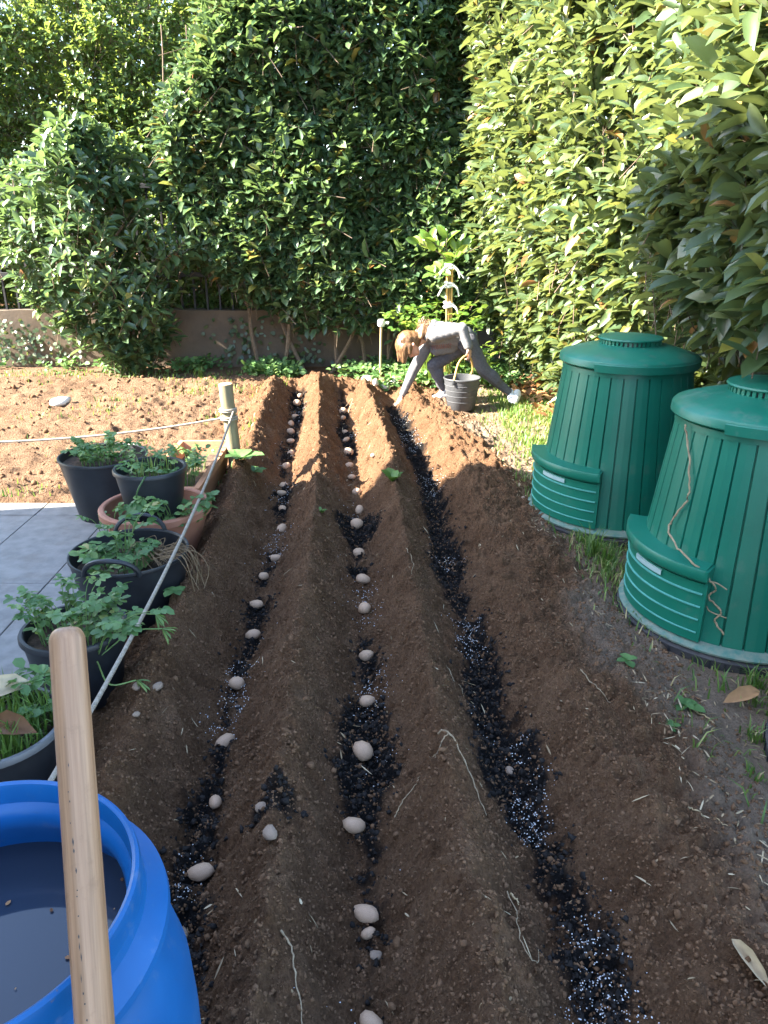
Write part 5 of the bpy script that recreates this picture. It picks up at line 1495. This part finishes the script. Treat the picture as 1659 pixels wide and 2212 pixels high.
V, F = blob(body, 0.0065, 4)
obj('body', V, F, 'skin', person)
for s in (-1, 1):
    e_ = obj('eye', *lathe([(0.0005, 0.0085), (0.0045, 0.0075), (0.0078, 0.004), (0.009, 0)], hp(0.012, 0.077, 0.030 * s), 14), 'sock', person)
obj('mouth', *tube([hp(-0.060, 0.083, -0.02), hp(-0.061, 0.086, 0), hp(-0.060, 0.083, 0.02)], [0.003, 0.005, 0.003], 6), 'print', person)
# sweatshirt: trunk, hood roll at the neck, sleeves with cuffs
sw = [(add3(J['pelv'], (-0.02, 0, 0.025)), 0.112, J['waist'], 0.115), (J['waist'], 0.118, J['chest'], 0.122), (J['chest'], 0.115, add3(J['neck'], (0.02, 0, 0)), 0.062), (J['chest'], 0.085, J['shN'], 0.066), (J['chest'], 0.085, J['shF'], 0.064),
      (J['shN'], 0.064, J['elN'], 0.054), (J['elN'], 0.054, add3(J['wrN'], (-0.002, 0, 0.02)), 0.040), (J['shF'], 0.062, J['elF'], 0.050), (J['elF'], 0.050, add3(J['wrF'], (0.012, 0.002, 0.028)), 0.034),
      ((0.415, 6.80, 0.68), 0.038, (0.44, 6.88, 0.705), 0.045), ((0.44, 6.88, 0.705), 0.045, (0.405, 6.95, 0.655), 0.036), ((0.37, 6.80, 0.60), 0.030, (0.415, 6.80, 0.68), 0.038), ((0.60, 6.90, 0.50), 0.05, (0.46, 6.88, 0.49), 0.06)]
V, F = blob(sw, 0.0085, 5)
rngw = np.random.default_rng(5)
V = V + 0.0035 * np.sin(V[:, :1] * 95 + V[:, 2:3] * 60 + 3 * np.sin(V[:, 1:2] * 40)) * np.array([[0.3, 0.3, 0.6]])
shirt = obj('sweatshirt', V, F, 'hoodie', person)
obj('cuff', *tube([add3(J['wrN'], (-0.004, 0.001, 0.035)), add3(J['wrN'], (0.001, 0, 0.006))], [0.039, 0.033], 16, False), 'hoodie', shirt)
obj('cuff', *tube([add3(J['wrF'], (0.02, 0.003, 0.046)), add3(J['wrF'], (0.007, 0.001, 0.016))], [0.036, 0.030], 16, False), 'hoodie', shirt)
# red print on the chest: broken strokes following the cloth under the arm
KD = None
from mathutils.bvhtree import BVHTree
bvh = BVHTree.FromPolygons([tuple(v) for v in V], F)
pr = []
r = np.random.default_rng(8)
for k in range(9):
    u = 0.425 + 0.155 * k / 8
    stroke = []
    for i in range(5):
        hit = bvh.ray_cast(Vector((u + 0.008 * math.sin(i * 2.0 + k), 6.4, 0.495 + 0.011 * i + 0.02 * k / 8)), Vector((0, 1, 0)))
        if hit[0]: stroke.append(tuple(hit[0] + hit[1] * 0.0015))
    if len(stroke) > 2: pr.append(tube(stroke, 0.0032, 5))
if pr: obj('print', *join(pr), 'print', shirt)
lg = [(J['pelv'], 0.110, add3(J['pelv'], (0.015, 0, -0.01)), 0.108), (J['pelv'], 0.098, J['hipN'], 0.094), (J['pelv'], 0.098, J['hipF'], 0.090), (J['hipN'], 0.092, J['knN'], 0.060), (J['knN'], 0.060, add3(J['anN'], (-0.012, 0, 0.012)), 0.037), (add3(J['knN'], (0.07, 0, -0.05)), 0.056, add3(J['knN'], (0.12, 0, -0.1)), 0.052),
      (J['hipF'], 0.090, J['knF'], 0.062), (J['knF'], 0.060, add3(J['anF'], (-0.004, 0, 0.012)), 0.037), (add3(J['knF'], (0.045, 0, -0.06)), 0.055, add3(J['knF'], (0.06, 0, -0.12)), 0.047)]
V, F = blob(lg, 0.0085, 5)
V = V + 0.002 * np.sin(V[:, :1] * 120 + V[:, 2:3] * 150)
obj('leggings', V, F, 'leggings', person)
for (p, q, sh0, sh1, sole_z) in [(J['anN'], (1.152, 6.80, 0.05), (1.200, 6.86, 0.085), (1.165, 6.775, 0.038), 0.012), (J['anF'], (0.535, 6.975, 0.06), (0.565, 6.98, 0.045), (0.465, 6.945, 0.035), 0.012)]:
    d = np.array(q) - np.array(p)
    V, F = blob([(tuple(np.array(p) - d * 0.35), 0.037, q, 0.037)], 0.008, 3)
    obj('sock', V, F, 'sock', person)
    a, b_ = np.array(sh0), np.array(sh1)
    V, F = blob([(tuple(a), 0.040, tuple((a + b_) / 2 + (0, 0, 0.006)), 0.040), (tuple((a + b_) / 2), 0.038, tuple(b_), 0.034), (tuple(a + (0, 0, 0.02)), 0.036)], 0.007, 3)
    sh = obj('shoe', V, F, 'shoe', person)
    V, F = blob([(tuple(a - (0, 0, 0.026)), 0.026, tuple(b_ - (0, 0, 0.020)), 0.024)], 0.007, 2)
    obj('sole', V, F, 'sole', sh)
# hair: cap, side locks, ponytail
hr = [(hp(0.040, -0.025, 0), 0.098), (hp(0.055, 0.012, 0), 0.088), (hp(0.0, -0.045, 0), 0.085), (hp(0.045, 0.03, -0.055), 0.055, hp(0.0, 0.15, -0.075), 0.016), (hp(0.05, 0.03, 0.05), 0.055, hp(0.03, 0.165, 0.06), 0.014), (hp(0.075, 0.05, 0.0), 0.045, hp(0.065, 0.16, 0.01), 0.012), (hp(0.02, 0.02, 0.072), 0.035, hp(0.0, 0.075, 0.08), 0.018),
      (hp(-0.03, -0.10, 0), 0.032, (0.345, 6.85, 0.70), 0.040), ((0.345, 6.85, 0.70), 0.040, (0.385, 6.84, 0.705), 0.034), ((0.385, 6.84, 0.705), 0.034, (0.365, 6.80, 0.64), 0.022), ((0.345, 6.83, 0.69), 0.032, (0.325, 6.775, 0.61), 0.018)]
V, F = blob(hr, 0.007, 4)
hair = obj('hair', V, F, 'hair', person)
bvh = BVHTree.FromPolygons([tuple(v) for v in V], F)
st = []
r = np.random.default_rng(9)
tail = np.array(hp(-0.03, -0.10, 0))
for k in range(170):
    a = r.random() * 2 - 1
    start = tail + r.normal(size=3) * 0.012
    end = np.array(hp(0.01 + 0.07 * r.random(), 0.08 + 0.10 * r.random(), 0.085 * a))
    mid0 = np.array(hp(0.06, -0.08, 0.05 * a)); mid1 = np.array(hp(0.12 - 0.05 * a * a, 0.0, 0.09 * a))
    P = spline([start, mid0, mid1, end], 12)
    Q_ = []
    for p in P:
        loc, nr, _, _ = bvh.find_nearest(Vector(p))
        Q_.append(tuple((loc + nr * (0.0005 + 0.003 * r.random())).lerp(Vector(p), 0.25)))
    st.append(tube(Q_, np.linspace(0.0022, 0.0012, 12), 4, False))
for k in range(60):
    P = spline([tail + r.normal(size=3) * 0.012, np.array((0.345, 6.85, 0.725)) + r.normal(size=3) * 0.02, np.array((0.385, 6.83, 0.70)) + r.normal(size=3) * 0.022, np.array((0.36, 6.79, 0.62)) + r.normal(size=3) * 0.025], 12)
    st.append(tube(P, np.linspace(0.0022, 0.001, 12), 4, False))
o = obj('strands', *join(st), 'hair', hair); o['kind'] = 'stuff'
obj('hair_tie', *tube([(tail[0] + 0.03 * math.cos(a) * 0.4, tail[1] + 0.03 * math.sin(a), tail[2] + 0.03 * math.cos(a)) for a in np.linspace(0, 6.28, 20)], 0.006, 6), 'black_plastic', hair)

# potato held in the reaching hand
o = link('potato', POT[1], None, (0.108, 6.925, -0.022)); o.scale = (0.030,) * 3
tag(o, 'pale potato held in the reaching hand over the right furrow', 'potato', 'seed potatoes laid in the furrows')

# bucket
bz = gz(0.675, 6.62) - 0.005
bk = thing('bucket', 'dark grey bucket with an orange handle held by the bending person', 'bucket', (0.675, 6.62, bz))
BC = (0.675, 6.62, bz)
obj('body', *lathe([(0.001, 0.0), (0.112, 0.0), (0.118, 0.006), (0.154, 0.258), (0.160, 0.262), (0.162, 0.272), (0.158, 0.277), (0.150, 0.274), (0.112, 0.012), (0.001, 0.01)], BC, 56), 'bucket', bk)
for z in (0.075, 0.125, 0.17, 0.215):
    rr3 = 0.118 + 0.036 * (z - 0.006) / 0.252
    obj('ring', *lathe([(rr3 - 0.001, z - 0.003), (rr3 + 0.0025, z - 0.001), (rr3 + 0.003, z + 0.001), (rr3 + 0.0003, z + 0.003)], BC, 48), 'bucket_line', bk)
hx = spline([(0.675 - 0.085, 6.62 - 0.136, bz + 0.262), (0.60, 6.50, bz + 0.30), (0.635, 6.555, bz + 0.41), (0.700, 6.61, bz + 0.462), (0.745, 6.65, bz + 0.43), (0.775, 6.72, bz + 0.33), (0.675 + 0.085, 6.62 + 0.136, bz + 0.262)], 40)
obj('handle', *tube(hx, 0.0085, 8), 'bamboo', bk)
for s in (-1, 1):
    obj('lug', *bevel_box(0.675 + s * 0.087 - 0.012, 0.675 + s * 0.087 + 0.012, 6.62 + s * 0.139 - 0.008, 6.62 + s * 0.139 + 0.008, bz + 0.235, bz + 0.276), 'bucket', bk)
